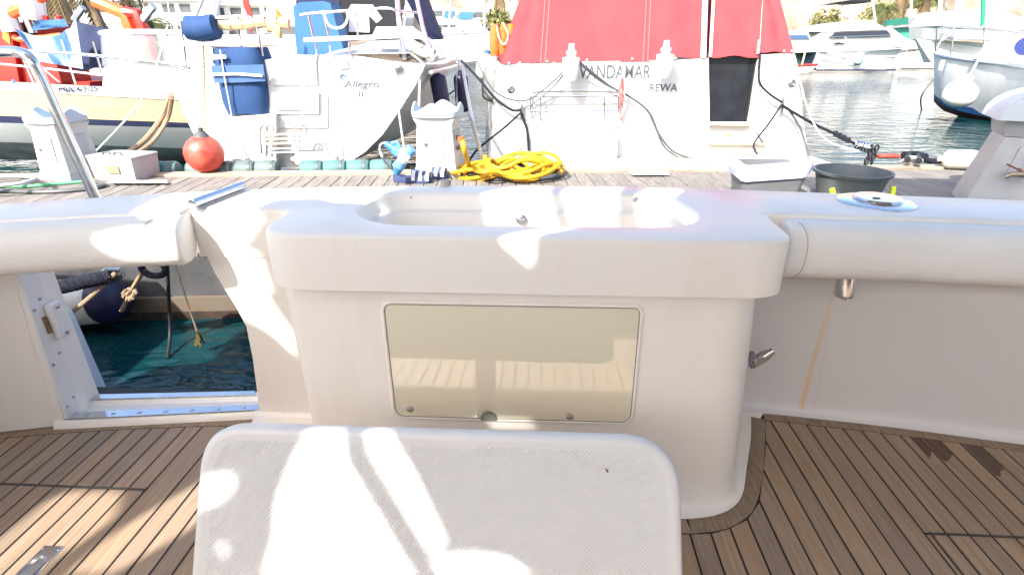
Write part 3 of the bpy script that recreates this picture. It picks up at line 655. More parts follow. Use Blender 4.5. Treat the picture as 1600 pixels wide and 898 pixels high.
LIT = [
 (ytop, [(335, 282), (285, 296), (240, 312), (205, 330), (215, 340), (303, 340), (395, 327), (430, 313), (500, 311), (520, 317), (572, 319), (600, 301), (650, 288), (600, 281), (450, 278)]),
 (ycol, [(303, 320), (400, 320), (392, 350), (380, 388), (395, 425), (418, 460), (440, 495), (458, 515), (463, 560), (430, 528), (400, 508), (380, 500), (330, 420)]),
 (ybol, [(180, 342), (152, 366), (160, 392), (185, 408), (240, 412), (312, 404), (300, 335), (230, 330)]),
 (ytop, [(850, 283), (755, 300), (715, 330), (700, 351), (835, 351), (846, 320), (868, 283)]),
 (ytop, [(900, 283), (878, 300), (860, 348), (925, 348), (950, 315), (985, 283)]),
 (ytop, [(1030, 287), (990, 305), (978, 336), (1040, 318), (1068, 296)]),
 (ytop, [(775, 376), (795, 389), (815, 384), (845, 367), (920, 353), (870, 353), (800, 364)]),
 (ylid, [(487, 664), (462, 712), (437, 775), (432, 805), (430, 845), (412, 905), (655, 905), (630, 868), (540, 715), (534, 664)]),
 (ylid, [(570, 664), (604, 664), (646, 735), (698, 845), (672, 866), (578, 712)]),
 (ylid, [(690, 905), (668, 868), (740, 862), (790, 868), (850, 905)]),
 (ylid, [(300, 758), (335, 738), (366, 736), (362, 765), (340, 785), (300, 800)]),
 (ylid, [(342, 846), (354, 846), (354, 868), (342, 868)]),
 (ydeck, [(-40, 868), (0, 838), (69, 784), (110, 764), (196, 764), (182, 806), (120, 852), (91, 869), (40, 920), (-40, 960)]),
 (ydeck, [(330, 738), (306, 756), (235, 796), (160, 846), (98, 900), (171, 900), (235, 862), (306, 821), (330, 800)]),
 (yfac, [(765, 652), (835, 655), (833, 668), (765, 668)]),
]
SHADE_CLOTH = mat('shade_sheet_cloth', (0.72, 0.72, 0.70), 0.8)
def solid(name, poly, z0, z1):
    m_ = MB().prism([(p[0], p[1], z0) for p in poly], (0, 0, z1 - z0)); me_ = m_.mesh(name, SHADE_CLOTH); return bpy.data.objects.new(name, me_)
shade_sheet = solid('awning', [(-3.95, -2.2), (2.5, -2.2), (2.5, 1.95), (-3.2, 1.95), (-3.95, 1.3)], CZ - 0.01, CZ + 0.01); C.objects.link(shade_sheet)  # unseen sheet added to shade the cockpit, holes follow the sun patches
cut = []
for fn_, poly in LIT:
    pts = [back(fn_(px, py)) for px, py in poly]
    # one hole per sun patch, cut so the added sheet throws that patch
    L = [(p.x, p.y) for p in pts]
    area = sum(L[i - 1][0] * L[i][1] - L[i][0] * L[i - 1][1] for i in range(len(L)))
    if area < 0: L.reverse()
    c_ = solid('cutter', L, CZ - 0.2, CZ + 0.2); C.objects.link(c_); cut.append(c_)
    md = shade_sheet.modifiers.new('cut', 'BOOLEAN'); md.operation = 'DIFFERENCE'; md.solver = 'EXACT'; md.object = c_
dg = bpy.context.evaluated_depsgraph_get(); me = bpy.data.meshes.new_from_object(shade_sheet.evaluated_get(dg)); shade_sheet.modifiers.clear(); shade_sheet.data = me
for c_ in cut: bpy.data.objects.remove(c_)
shade_sheet.parent = yacht; shade_sheet['label'] = 'pale overhead sheet added for shade, holes cut to the sun patches'
MB().box((1.45, 0.5, 4.6), (2.4, 2.7, 0.10), bev=0.04).build('shade_top', GEL, yacht)  # unseen slab added to shade the right of the pontoon
for x, y in ((0.3, 0.45), (2.4, 0.45), (2.4, -0.6), (0.3, -0.6)): MB().tube([(x, y, CZ + 0.012), (x, y, 4.56)], 0.02, 8).build('shade_top_post', STEEL, yacht)  # posts of the added slab
grid_c = MB(); grid_c.loft([[(2.40 + 0.02 * math.sin(7 * y), y, z) for z in (0.93, 1.6, 2.3, 2.88)] for y in [-2.15 + 0.18 * i for i in range(16)]], closed=False); grid_c.build('side_shade_sheet', mat('side_shade_cloth', (0.30, 0.30, 0.31), 0.9), yacht)  # unseen sheet added to block sky light from the right
for x, y in ((-2.36, 0.5), (2.37, 0.5), (2.37, -1.95), (-2.36, -1.95)):
    MB().tube([(x, y, 0.85), (x, y, CZ)], 0.018, 10).build('shade_sheet_pole', STEEL, yacht)  # poles for the added overhead sheet
#==BACKGROUND==
NRM = Vector((math.sin(PROT), -math.cos(PROT), 0)); FWD = -NRM; SIDE = Vector((math.cos(PROT), math.sin(PROT), 0)); UP = Vector((0, 0, 1))
def WB(mb, name, m, parent, angle=38, **kw):
    o = mb.build(name, m, None, angle, **kw); o.parent = parent
    if parent and parent.type == 'EMPTY' and parent.parent is None: o.matrix_parent_inverse = (Matrix.Translation(parent.location) @ Matrix.Rotation(parent.rotation_euler.z, 4, 'Z')).inverted()
    return o
def rail(name, pts, r, m, parent, n=8, sm=0): return WB(MB().tube(smooth_pts(pts, sm) if sm else pts, r, n), name, m, parent)
def plane_pick(p0, n): return lambda px, py, d=0.0: atp(px, py, p0 - n * d, n)
def grid_panel(a, b, c, d, nx=8, ny=10, amp=0.02, th=0.0):
    # a b bottom left/right, c d top right/left, with soft wrinkles
    mb = MB(); rows = []; nn = (b - a).cross(d - a).normalized(); ph = random.uniform(0, 6)
    for j in range(ny + 1):
        v = j / ny; L = a.lerp(d, v); Rr = b.lerp(c, v); row = []
        for i in range(nx + 1):
            u = i / nx; w_ = math.sin(math.pi * u) * (1 - 0.4 * v)
            row.append(L.lerp(Rr, u) + nn * (amp * w_ * (math.sin(7 * u + 3 * v + ph) + .6 * math.sin(13 * v - 5 * u + ph))))
        rows.append(row)
    return mb.loft(rows, closed=False)
RED = mat('red_canvas', (0.44, 0.042, 0.048), 0.85, var=0.16, vscale=2.2, bump=0.6, bscale=4, stretch=(1.6, 1, 0.5))
NAVY = mat('navy_canvas', (0.018, 0.028, 0.075), 0.85, var=0.3, vscale=4)
BLUEC = mat('blue_canvas', (0.04, 0.13, 0.28), 0.85, var=0.2, vscale=4)
ROYAL = mat('royal_blue_cover', (0.018, 0.062, 0.18), 0.8, var=0.25, vscale=5, bump=0.2, bscale=14)
ROYAL2 = mat('faded_blue_band', (0.06, 0.13, 0.30), 0.8, var=0.15, vscale=5)
GREYB = mat('cap_blue_grey', (0.40, 0.48, 0.55), 0.5, var=0.1, vscale=6)
PEDW = mat('pedestal_white', (0.52, 0.52, 0.515), 0.5, var=0.12, vscale=5)
PEDG = mat('pedestal_grey', (0.42, 0.42, 0.43), 0.6, var=0.15, vscale=6)
NAVYF = mat('navy_fender', (0.018, 0.016, 0.055), 0.45, var=0.25, vscale=8)
WHITEF = mat('white_fender', (0.72, 0.69, 0.62), 0.5, var=0.15, vscale=5)
REDF = mat('red_buoy', (0.60, 0.035, 0.022), 0.42, var=0.3, vscale=7, col2=(0.62, 0.13, 0.09), bump=0.1, bscale=30)
GREENF = mat('green_grey_fender', (0.13, 0.18, 0.175), 0.6, var=0.3, vscale=9)
TEALF = mat('teal_fender', (0.08, 0.19, 0.19), 0.6, var=0.3, vscale=9)
GLASSD = mat('smoked_glass', (0.02, 0.022, 0.028), 0.15, var=0.4, vscale=6)
TINT = mat('tinted_window', (0.03, 0.035, 0.05), 0.08)
YEL = mat('yellow_hose', (0.66, 0.36, 0.012), 0.45, var=0.3, vscale=14)
GREYPL = mat('grey_plastic', (0.085, 0.095, 0.10), 0.5, var=0.2, vscale=10)
BEIGE = mat('beige_hull', (0.52, 0.40, 0.255), 0.4, var=0.18, vscale=1.6, stretch=(1, 1, 4))
REDP = mat('red_paint', (0.55, 0.03, 0.02), 0.45, var=0.2, vscale=5)
ORANGE = mat('orange_paint', (0.80, 0.13, 0.03), 0.45, var=0.1, vscale=5)
LIGHTTEAK = wood('sunbleached_teak', (0.36, 0.28, 0.19), (0.58, 0.48, 0.36), grain=(4, 60, 20))
ALU = mat('aluminium', (0.62, 0.63, 0.65), 0.35, metal=0.9)
LETTER = mat('grey_lettering', (0.10, 0.11, 0.12), 0.5)
NAVYL = mat('navy_lettering', (0.01, 0.012, 0.05), 0.5)
PALEL = mat('pale_grey_lettering', (0.12, 0.14, 0.17), 0.5)
TARP = mat('light_blue_tarp', (0.24, 0.40, 0.58), 0.8, var=0.15, vscale=3)
CLEAR = mat('clear_screen', (0.92, 0.95, 0.97), 0.05, trans=0.0, alpha=0.22)
ANTIF = mat('antifouling_navy', (0.02, 0.035, 0.085), 0.55, var=0.3, vscale=3)
def sec_hull(name, parent, org, fwd, stations, m, keel=0.5):
    """stations: (distance, half beam at sheer, sheer z, shape list of (fraction of beam, fraction of height))"""
    side = Vector((fwd.y, -fwd.x, 0)); loops = []
    for d, hb, zs, zb, shape in stations:
        L = []
        for fx, fz in shape: L.append(org + fwd * d - side * (hb * fx) + UP * (zb + (zs - zb) * fz))
        for fx, fz in reversed(shape[:-1] if shape[-1][0] == 0 else shape): L.append(org + fwd * d + side * (hb * fx) + UP * (zb + (zs - zb) * fz))
        loops.append(L)
    mb = MB(); mb.loft(loops, closed=False); n_ = len(loops[0])
    mb.add(loops[0], [tuple(range(n_))])
    # deck
    mb.loft([[L[0], L[-1]] for L in loops], closed=False)
    return WB(mb, name, m, parent, 30)

# =================================================================== unseen boat added on the left for shade on the pontoon face
# =================================================================== motor cruiser with the red canopy
V = plane_pick(Vector((1.5, 7.25 + .15, 0)), NRM)
cru = empty('motor_cruiser', V(1015, 262) - UP * 0.3, label='white motor cruiser with red canvas canopy, stern facing the pontoon', cat='motor cruiser')
outl_v = [(783, 101), (900, 97), (1008, 95), (1107, 91), (1109, 190), (1105, 223), (1196, 226), (1171, 190), (1186, 86), (1241, 83), (1252, 165), (1266, 264), (1020, 262), (766, 252), (772, 180)]
tv = MB().prism([V(px, py) for px, py in outl_v], FWD * 0.10)
trn = WB(tv, 'transom', GELB, cru)
sh = []
lsh, lbt, rbt, rsh = V(783, 101), V(766, 258), V(1266, 268), V(1241, 83)
cen = (lbt + rbt) / 2
loops = []
for d, wv, rise in ((0.1, 1.0, 0), (2, 1.03, .05), (5, 1.02, .2), (8, 0.8, .4), (10, 0.45, .6), (11.6, 0.03, .75)):
    def q(p, up=0): 
        off = (p - cen); lat = off.dot(SIDE); return cen + SIDE * (lat * wv) + UP * (off.z + up) + FWD * d
    loops.append([q(lsh, rise), q(lsh.lerp(lbt, .5), rise * .5), q(lbt), q(lbt, 0) + UP * (-0.55 - lbt.z * 0) * 0 + SIDE * (.25 * wv) - UP * .45, q(rbt) - SIDE * (.25 * wv) - UP * .45, q(rbt), q(rsh.lerp(rbt, .5), rise * .5), q(rsh, rise)])
hb = MB(); hb.loft(loops, closed=False); hb.loft([[L[0], L[-1]] for L in loops[2:]], closed=False); WB(hb, 'hull', GELB, cru, 50)
# floor behind the door and smoked door leaf
dm = MB().prism([V(px, py, 0.06) for px, py in ((1104, 88), (1188, 80), (1166, 192), (1110, 192))], FWD * 0.03); WB(dm, 'door', GLASSD, cru)
WB(MB().tube([V(1182, 86, 0.05), V(1165, 188, 0.05)], 0.012, 8), 'door_edge', BLACK, cru)
sb1 = MB().prism([V(px, py, 0.02) for px, py in ((1108, 191), (1172, 191), (1190, 224), (1106, 224))], FWD * 0.5); WB(sb1, 'step_riser', GELB, cru)
for (a, b_, c_, d_) in (((1108, 196), (1171, 197), (1168, 189), (1109, 189)), ((1105, 226), (1196, 227), (1193, 221), (1107, 221))):
    st = MB().prism([V(*a, -0.06), V(*b_, -0.06), V(*b_, 0.10), V(*a, 0.10)], UP * 0.03); WB(st, 'step_tread', LIGHTTEAK, cru)
for px, py in ((1140, 211), (1151, 239)): WB(MB().prism([V(px - 4, py + 1.5, -.004), V(px + 4, py + 1.5, -.004), V(px + 4, py - 1.5, -.004), V(px - 4, py - 1.5, -.004)], FWD * .004), 'step_marker', mat('amber_marker', (0.7, 0.42, 0.12), 0.4), cru)
# swim platform with teak inlay
pz = atz(1000, 266, PONT_Z).z
A, B = V(846, 262, -0.02), V(1262, 266, -0.02); A.z = B.z = -0.06
plat = MB().prism([A, B, B + NRM * 0.55, A + NRM * 0.55], UP * 0.10); po = WB(plat, 'swim_platform', GELB, cru)
for i in range(30):
    for (t0, t1) in ((0.02, 0.25), (0.27, 0.62), (0.64, 0.98)):
        pass
for (t0, t1) in ((0.02, 0.24), (0.26, 0.60), (0.62, 0.98)):
    nstrip = 6
    for k in range(nstrip):
        a = A.lerp(B, t0) + NRM * (0.03 + 0.082 * k); b_ = A.lerp(B, t1) + NRM * (0.03 + 0.082 * k)
        a = Vector((a.x, a.y, 0.043)); b_ = Vector((b_.x, b_.y, 0.043))
        WB(MB().prism([a, b_, b_ + NRM * 0.076, a + NRM * 0.076], UP * 0.006), 'teak_strip', LIGHTTEAK, po)
# locker block and recess with stainless rails
lk = MB().prism([V(px, py) for px, py in ((826, 262), (826, 204), (836, 196), (950, 196), (962, 204), (958, 262))], NRM * 0.16); WB(lk, 'stern_locker', GELB, cru)
rc_ = MB(); fr_ = [V(px, py, -0.012) for px, py in ((832, 150), (840, 142), (960, 142), (968, 150), (966, 192), (958, 198), (838, 198), (830, 190))]
rc_.tube(smooth_pts(fr_, 4, True), 0.012, 6, closed=True); WB(rc_, 'recess_lip', GELB, cru)
for y_ in (150, 173): rail('stern_rail', [V(828, y_ + 1, -0.10), V(966, y_, -0.10)], 0.012, STEEL, cru)
rail('stern_rail', [V(845, 152, -.11), V(845, 186, -.11), V(852, 195, -.11), V(938, 195, -.11), V(944, 186, -.11), V(944, 152, -.11)], 0.011, STEEL, cru)
for px in (829, 966): rail('rail_stanchion', [V(px, 151, 0.02), V(px, 151, -0.10), V(px, 174, -.10), V(px, 174, .02)], 0.010, STEEL, cru)
WB(MB().prism([V(px, py, -.165) for px, py in ((951, 209), (957, 209), (957, 206), (951, 206))], FWD * .005), 'sticker', mat('amber_marker', (0.7, 0.42, 0.12), 0.4), cru)
# hull fittings
for px, py in ((798, 139), (1237, 130)):
    c = V(px, py, -0.002); MB_ = MB().lathe([(0.05, 0), (0.05, .01), (0.03, 0.02), (0.028, 0.008), (0.0001, 0.008)], c, 18, NRM.to_track_quat('Z', 'Y').to_matrix().to_4x4(), caps=False); WB(MB_, 'hull_outlet', STEELB, cru)
MB_ = MB().prism([V(1198, 115, -.004), V(1218, 114, -.004), V(1218, 113, -.004), V(1198, 114, -.004)], FWD * .004); WB(MB_, 'builder_mark', LETTER, cru)
# cleats
for px, py in ((815, 175), (1222, 165)):
    c = V(px, py, -0.05); cl = MB(); cl.tube([c - UP * .09, c + UP * .09], [0.02, 0.02], 8); cl.box(c + FWD * .03, (0.04, 0.08, 0.05)); WB(cl, 'cleat', STEELB, cru)
# stern light lanterns
for px, tp, bt in ((891, 68, 128), (1036, 63, 123)):
    c = V(px, bt, -0.20); s_ = (V(px, tp, -.2) - c).z
    ln = MB().lathe([(0.05, 0), (0.072, 0.02), (0.092, s_ * .22), (0.102, s_ * .45), (0.106, s_ * .60), (0.103, s_ * .635), (0.05, s_ * .65), (0.05, s_ * .70), (0.062, s_ * .71), (0.062, s_ * .80), (0.04, s_ * .82), (0.034, s_ * .94), (0.036, s_ * .99), (0.0001, s_)], c, 20, caps=False); lo_ = WB(ln, 'stern_lantern', WHITEP, cru)
    rail('lantern_bracket', [c + UP * .1, c + UP * .1 + FWD * .22], 0.02, WHITEP, cru)
# folded flag on its pole
rail('flag_pole', [V(972, 112, -0.25), V(970, 190, -0.02)], 0.010, WHITEP, cru)
fg = MB(); rows = []
for j in range(9):
    t = j / 8; c = V(972, 122, -.26).lerp(V(970, 188, -.05), t); wd_ = 0.05 + 0.02 * math.sin(5 * t)
    rows.append([c + SIDE * (wd_ * math.sin(k * 1.7 + 4 * t)) * .6 + NRM * (0.03 * math.cos(k * 2.1 + 3 * t)) for k in range(7)])
fg.loft(rows, closed=False); WB(fg, 'folded_flag', mat('red_white_flag', (0.72, 0.62, 0.6), 0.8, var=0.5, vscale=9, col2=(0.55, 0.04, 0.04)), cru)
def letter(px, py, hpx, s, m, V_, parent, wpx=None, d=-0.006, shear=0.0, nm='lettering'):
    c = V_(px, py, d); sz = abs((V_(px, py - hpx / 2, d) - V_(px, py + hpx / 2, d)).z) / 0.70
    o = text_mesh(nm, s, sz, m, parent, Matrix.Identity(4), 0.002, shear)
    xs_ = [v_.co.x for v_ in o.data.vertices]; wv = max(xs_) - min(xs_); k = 1.0
    if wpx: k = (V_(px + wpx / 2, py, d) - V_(px - wpx / 2, py, d)).length / wv
    o.data.transform(Matrix.Translation(c - UP * sz * .35) @ Matrix(((SIDE.x, FWD.x, 0, 0), (SIDE.y, FWD.y, 0, 0), (0, 0, 1, 0), (0, 0, 0, 1))) @ UPRIGHT @ Matrix.Diagonal((k, 1, 1, 1)))
    if parent.type == 'EMPTY': o.matrix_parent_inverse = Matrix.Translation(parent.location).inverted()
    return o
letter(961, 112, 21, 'VANDAMAR', LETTER, V, cru, 112)
letter(1036, 137, 12, 'REWA', LETTER, V, cru, 44)
# canopy panels
bx = [(785, 101), (848, 98), (1008, 96), (1101, 90)]; tx = [(822, 0), (855, 0), (1013, 0), (1106, 0)]
bx2 = [(1107, 90), (1186, 90), (1187, 82), (1241, 83)]; tx2 = [(1112, 0), (1190, 0), (1192, 0), (1219, 0)]
cnp = sub('canopy', (0, 0, 0), cru); cnp.matrix_parent_inverse = Matrix.Translation(cru.location).inverted()
def cpt(px, py, topf): return V(px, py, -0.012 if not topf else 0.75)
def topx(b, t):     # extend the sloping panel above the frame
    p, q = cpt(*b, False), cpt(*t, True); return p + (q - p) * 1.75
def cpanel(b0, b1, t0, t1, nm='canvas_panel', m=RED, lift=0.0, amp=0.022):
    o = grid_panel(cpt(*b0, False) + NRM * lift, cpt(*b1, False) + NRM * lift, topx(b1, t1) + NRM * lift, topx(b0, t0) + NRM * lift, 10, 12, amp).build(nm, m, cnp, 80); return o
for i in range(3): cpanel(bx[i], bx[i + 1], tx[i], tx[i + 1])
cpanel(bx2[0], bx2[1], tx2[0], tx2[1]); cpanel(bx2[2], bx2[3], tx2[2], tx2[3])
REDS = mat('red_seam', (0.50, 0.09, 0.09), 0.85)
for b, t in ((bx[1], tx[1]), (bx[2], tx[2])):
    for dx in (-3.5, 3.5): cpanel((b[0] + dx - 1.2, b[1]), (b[0] + dx + 1.2, b[1]), (t[0] + dx - 1.0, 0), (t[0] + dx + 1.0, 0), 'seam', REDS, 0.012, 0)
CREAM = mat('cream_zip', (0.70, 0.64, 0.55), 0.8)
for (b, t, w_) in (((1098, 90), (1101, 0), 4.2), ((1109, 89), (1114, 0), 2.2), ((1183, 84), (1190, 20), 1.8)):
    cpanel((b[0] - w_, b[1]), (b[0] + w_, b[1]), (t[0] - w_, t[1]), (t[0] + w_, t[1]), 'zip_flap', CREAM, 0.02, 0)
tl, tr_ = topx(bx[0], tx[0]), topx(bx2[3], tx2[3]); bl_, br_ = cpt(*bx[0], 0), cpt(*bx2[3], 0)
MB().loft([[bl_, tl], [bl_ + FWD * 3.2, tl + FWD * 2.4]], closed=False).build('canvas_side', RED, cnp); MB().loft([[br_, tr_], [br_ + FWD * 3.2, tr_ + FWD * 2.4]], closed=False).build('canvas_side', RED, cnp)
MB().loft([[tl, tl.lerp(tr_, .5) + UP * .15, tr_], [tl + FWD * 2.4, tl.lerp(tr_, .5) + UP * .15 + FWD * 2.4, tr_ + FWD * 2.4]], closed=False).build('canvas_roof', RED, cnp)
for px, py in ((795, 99), (812, 98), (855, 96), (917, 94), (988, 92), (1055, 91), (1225, 80), (1237, 80)):
    MB().lathe([(0.013, 0), (0.012, 0.006), (0.0001, 0.008)], V(px, py, -0.03), 10, NRM.to_track_quat('Z', 'Y').to_matrix().to_4x4(), caps=False).build('snap_stud', WHITEP, cnp)
WB(MB().box(cen + FWD * 7 + UP * 1.6, (2.6, 3.5, 0.8), PROT, bev=0.15), 'cabin', GELB, cru)

# =================================================================== sailing boat Allegro
A_ = plane_pick(Vector((-2.5, 6.95 - .25, 0)), NRM)
alg = empty('sailing_yacht', A_(465, 258) - UP * .2, label='white sailing yacht with blue covers, stern to the pontoon, beside the cruiser', cat='sailing yacht')
tro = [(270, 120), (290, 108), (345, 103), (428, 92), (505, 86), (560, 88), (610, 96), (664, 101), (660, 112), (648, 135), (626, 170), (598, 210), (570, 238), (544, 255), (480, 261), (400, 263), (348, 259), (322, 238), (300, 205), (282, 165)]
tro = list(reversed(tro))
tm = MB().prism([A_(px, py) for px, py in tro], FWD * 0.05); WB(tm, 'transom', GELB, alg)
ac_ = A_(467, 175); o0 = [A_(px, py) for px, py in tro]
hl = MB(); loops = []
for d, wv, up, dn in ((0.05, 1.0, 0, 0), (1.2, 1.10, -.02, -.06), (3.0, 1.17, .02, -.15), (5.5, 1.12, .12, -.2), (8, .80, .25, -.15), (10, .40, .36, -.05), (11.5, 0.02, .45, .1)):
    L = []
    for p in o0:
        off = p - ac_; lat = off.dot(SIDE) * wv; z_ = p.z + (up if off.z > 0.3 else up * .5)
        if off.z < -.2: z_ += dn; lat *= (1 + .18 * min(d, 3) / 3)
        L.append(ac_ + SIDE * lat + UP * (z_ - ac_.z) + FWD * d)
    loops.append(L)
hl.loft(loops, closed=True); alg_h = WB(hl, 'hull', GELB, alg, 50)
# boot stripes along the visible side
def side_pt(t, z):      # t metres forward on the starboard side
    wv = curve([(0, 1.0), (1.2, 1.10), (3.0, 1.17), (5.5, 1.12), (8, .8), (10, .4)])(t); p = A_(664, 101); lat = (p - ac_).dot(SIDE)
    hz = (z - (-.2)) / (1.1 + .2); return ac_ + SIDE * (lat * wv * (1 - .20 * max(0, 1 - hz) ** 1.5) + 0.015) + FWD * t + UP * (z - ac_.z)
rail('side_line', [side_pt(t, .72) for t in (.6, 1.2, 2, 3, 4.2, 5.5)], 0.012, NAVY, alg)
rail('rubbing_strake', [side_pt(t, 1.10) + SIDE * .02 for t in (.1, 1.2, 2, 3, 4.2, 5.5, 7)], 0.025, GELB, alg)
wl_ = MB(); wl_.loft([[side_pt(t, z) for t in (0.9, 1.5, 2, 3, 4.2, 5.5, 7)] for z in (-.45, -.10)], closed=False); WB(wl_, 'bottom_paint', ANTIF, alg)
# stern recess: walk-through, steps
for pts, dd, nm in (([(430, 200), (512, 200), (512, 150), (425, 150)], -0.02, 'stern_step'), ([(428, 178), (498, 178), (498, 145), (425, 145)], -0.05, 'stern_step'), ([(424, 133), (496, 133), (492, 92), (420, 96)], -0.03, 'stern_gate')):
    WB(MB().prism([A_(px, py, dd) for px, py in pts], FWD * (-dd + .02)), nm, GELB, alg)
rail('groove', [A_(434, 173, -.052), A_(494, 172, -.052)], 0.006, GREYPL, alg)
rail('groove', [A_(505, 190, -.002), A_(565, 189, -.002)], 0.003, PEDG, alg)
seat = MB().prism([A_(px, py, -.12) for px, py in ((318, 186), (430, 178), (432, 262), (350, 262))], FWD * .12); WB(seat, 'stern_bench', GELB, alg)
# cabin trunk, cockpit coamings, dark companionway
def APT(px, py, d): return A_(px, py, d)
cb = MB(); cb.loft([[ac_ + SIDE * sx_ * w_ + FWD * d + UP * z_ for sx_, w_, z_ in ((-1, w0, .9), (-1, w0 * .9, zt), (1, w0 * .9, zt), (1, w0, .9))] for d, w0, zt in ((2.6, 1.25, 1.0), (3.0, 1.25, 1.48), (5.2, 1.15, 1.42), (8.0, .6, 1.2))], closed=False)
cbo = WB(cb, 'cabin_trunk', GELB, alg)
for d in (4.2, 4.75, 5.3): WB(MB().prism([ac_ + SIDE * (1.19 - .02 * d * .2) + FWD * (d + a) + UP * (z_ - 0) for a, z_ in ((0, 1.12), (.35, 1.10), (.33, 1.30), (.05, 1.32))], SIDE * .06), 'cabin_window', TINT, alg)
qc = MB(); qc.loft([[A_(px, py, d) for px, py in pp] for d, pp in ((-.01, ((505, 92), (560, 84), (640, 84), (662, 102))), (0.5, ((510, 84), (560, 73), (630, 70), (668, 96))), (2.6, ((560, 70), (590, 60), (650, 58), (700, 88))))], closed=False); WB(qc, 'quarter_deck', GELB, alg, 70)
lc = MB(); lc.loft([[A_(px, py, d) for px, py in pp] for d, pp in ((-.005, ((272, 122), (290, 105), (345, 100), (420, 94))), (.6, ((290, 112), (315, 95), (360, 90), (430, 86))))], closed=False); WB(lc, 'quarter_deck', GELB, alg, 70)
# canvas: spray hood, binnacle cover, bimini
def slab(pts, d, m, nm, par=alg, th=0.25, bev=None): return WB(MB().prism([A_(px, py, d) for px, py in pts], FWD * th), nm, m, par)
slab([(464, 86), (538, 84), (516, 5), (505, 2), (468, 4), (458, 10)], 0.9, BLUEC, 'wheel_cover', th=.5)
slab([(462, 6), (530, 84), (535, 70), (528, -30), (465, -30)], 1.6, NAVY, 'spray_hood', th=.05)
slab([(528, 66), (620, 58), (640, -30), (524, -30)], 2.2, mat('dark_cockpit', (0.01, 0.011, 0.015), 0.8), 'companionway', th=.1)
hood = MB(); hood.loft([[A_(px, py, d) for px, py in pp] for d, pp in ((1.9, ((605, -40), (652, -40), (662, 20))), (2.3, ((640, 62), (668, 64), (692, 62))))], closed=False); 
hood = MB(); hood.add([A_(615, -40, 2.1), A_(648, -40, 2.0), A_(692, 62, 2.6), A_(672, 63, 2.3), A_(655, 40, 2.2)], [(0, 1, 2, 3, 4)]); hood.add([A_(648, -40, 2.0), A_(655, -40, 3.2), A_(694, 60, 3.4), A_(692, 62, 2.6)], [(0, 1, 2, 3)]); WB(hood, 'spray_hood', NAVY, alg)
slab([(545, 50), (577, 51), (576, 24), (588, 36), (597, 29), (582, 8), (549, 7), (540, 22), (546, 26)], 1.5, mat('white_cloth', (0.66, 0.64, 0.68), 0.9), 'drying_shirt', th=.03)
slab([(580, 58), (672, 62), (640, 42), (588, 42)], 1.9, GELB, 'coach_roof', th=.6)
# pushpit rails right
def RL(pts, r=0.014, m=STEEL, nm='pushpit_rail', d=-0.02, sm=3): return rail(nm, [A_(p[0], p[1], p[2] if len(p) > 2 else d) for p in pts], r, m, alg, 8, sm)
RL([(469, 24), (500, 20), (545, 17), (605, 13), (620, 17), (655, 20, .8)])
for a, b_ in (((482, 25), (490, 60)), ((505, 20), (514, 58)), ((556, 17), (560, 62))): RL([a, b_], .012, sm=0)
WB(MB().prism([A_(475, 66, -.10), A_(622, 60, -.10), A_(622, 60, .12), A_(475, 66, .12)], UP * .045), 'rail_seat', WHITEP, alg)
RL([(492, 66), (495, 80), (493, 95), (494, 108)], .010); RL([(545, 66), (548, 86), (565, 105)], .010)
RL([(506, 20), (514, 40), (530, 44), (541, 36), (545, 18)], .014, WHITEF, 'rail_hose')
RL([(619, -30, .2), (624, 40, .2), (633, 95, .1)], .03, ALU, 'backstay_tube'); RL([(640, -60, .2), (660, 40, .2), (678, 95, .1)], .026, ALU, 'arch_tube')
RL([(636, -30, .2), (633, 30, .2), (630, 48, .2)], .010, ROPEW, 'sheet_rope')
# pushpit left
RL([(262, 32), (330, 30), (375, 26), (392, 28), (402, 45), (410, 88)], .014); WB(MB().prism([A_(262, 73, -.10), A_(400, 70, -.10), A_(400, 70, .10), A_(262, 73, .10)], UP * .045), 'rail_seat', WHITEP, alg)
for a, b_ in (((282, 32), (292, 107)), ((330, 30), (334, 100)), ((372, 27), (380, 100))): RL([a, b_], .012, sm=0)
RL([(300, 40, .4), (318, 0, .4), (322, -20, .4)], .03, ALU, 'arch_tube'); RL([(335, 40, .4), (345, -20, .4)], .012, ALU, 'stay'); RL([(270, 60, .3), (258, -20, .3)], .006, STEEL, 'stay')
# rolled blue cover on the rail
rb = MB(); a, b_ = A_(292, 44, -.06), A_(338, 42, -.06); rb.tube([a, a.lerp(b_, .02), a.lerp(b_, .5) - UP * .02, a.lerp(b_, .98), b_], [.10, .125, .135, .125, .10], 14); rbo = WB(rb, 'rolled_cover', ROYAL, alg)
sw = MB()
for k in range(6): sw.tube([A_(342 + k * 18, 38 + 2 * math.sin(k), .0), A_(362 + k * 18, 37 + 3 * math.cos(k), 0.0)], [.05, .06], 8)
sw.tube([A_(420, 40, 0), A_(434, 46, 0), A_(432, 58, 0)], .07, 8); WB(sw, 'rolled_sail', mat('tan_sailcloth', (0.55, 0.40, 0.24), 0.9, var=.25, vscale=8), alg)
fm = MB().prism([A_(381, -25, .3), A_(395, 30, .3), A_(392, 55, .3), A_(388, 30, .3), A_(379, 5, .3)], FWD * .03); WB(fm, 'red_flag', REDP, alg)
fm = MB().prism([A_(430, 10, .8), A_(441, 26, .8), A_(434, 29, .8), A_(430, 24, .8)], FWD * .02); WB(fm, 'small_flag', mat('flag_yellow_red', (0.75, 0.45, .05), .8, var=.8, vscale=6, col2=(.6, .03, .02)), alg)
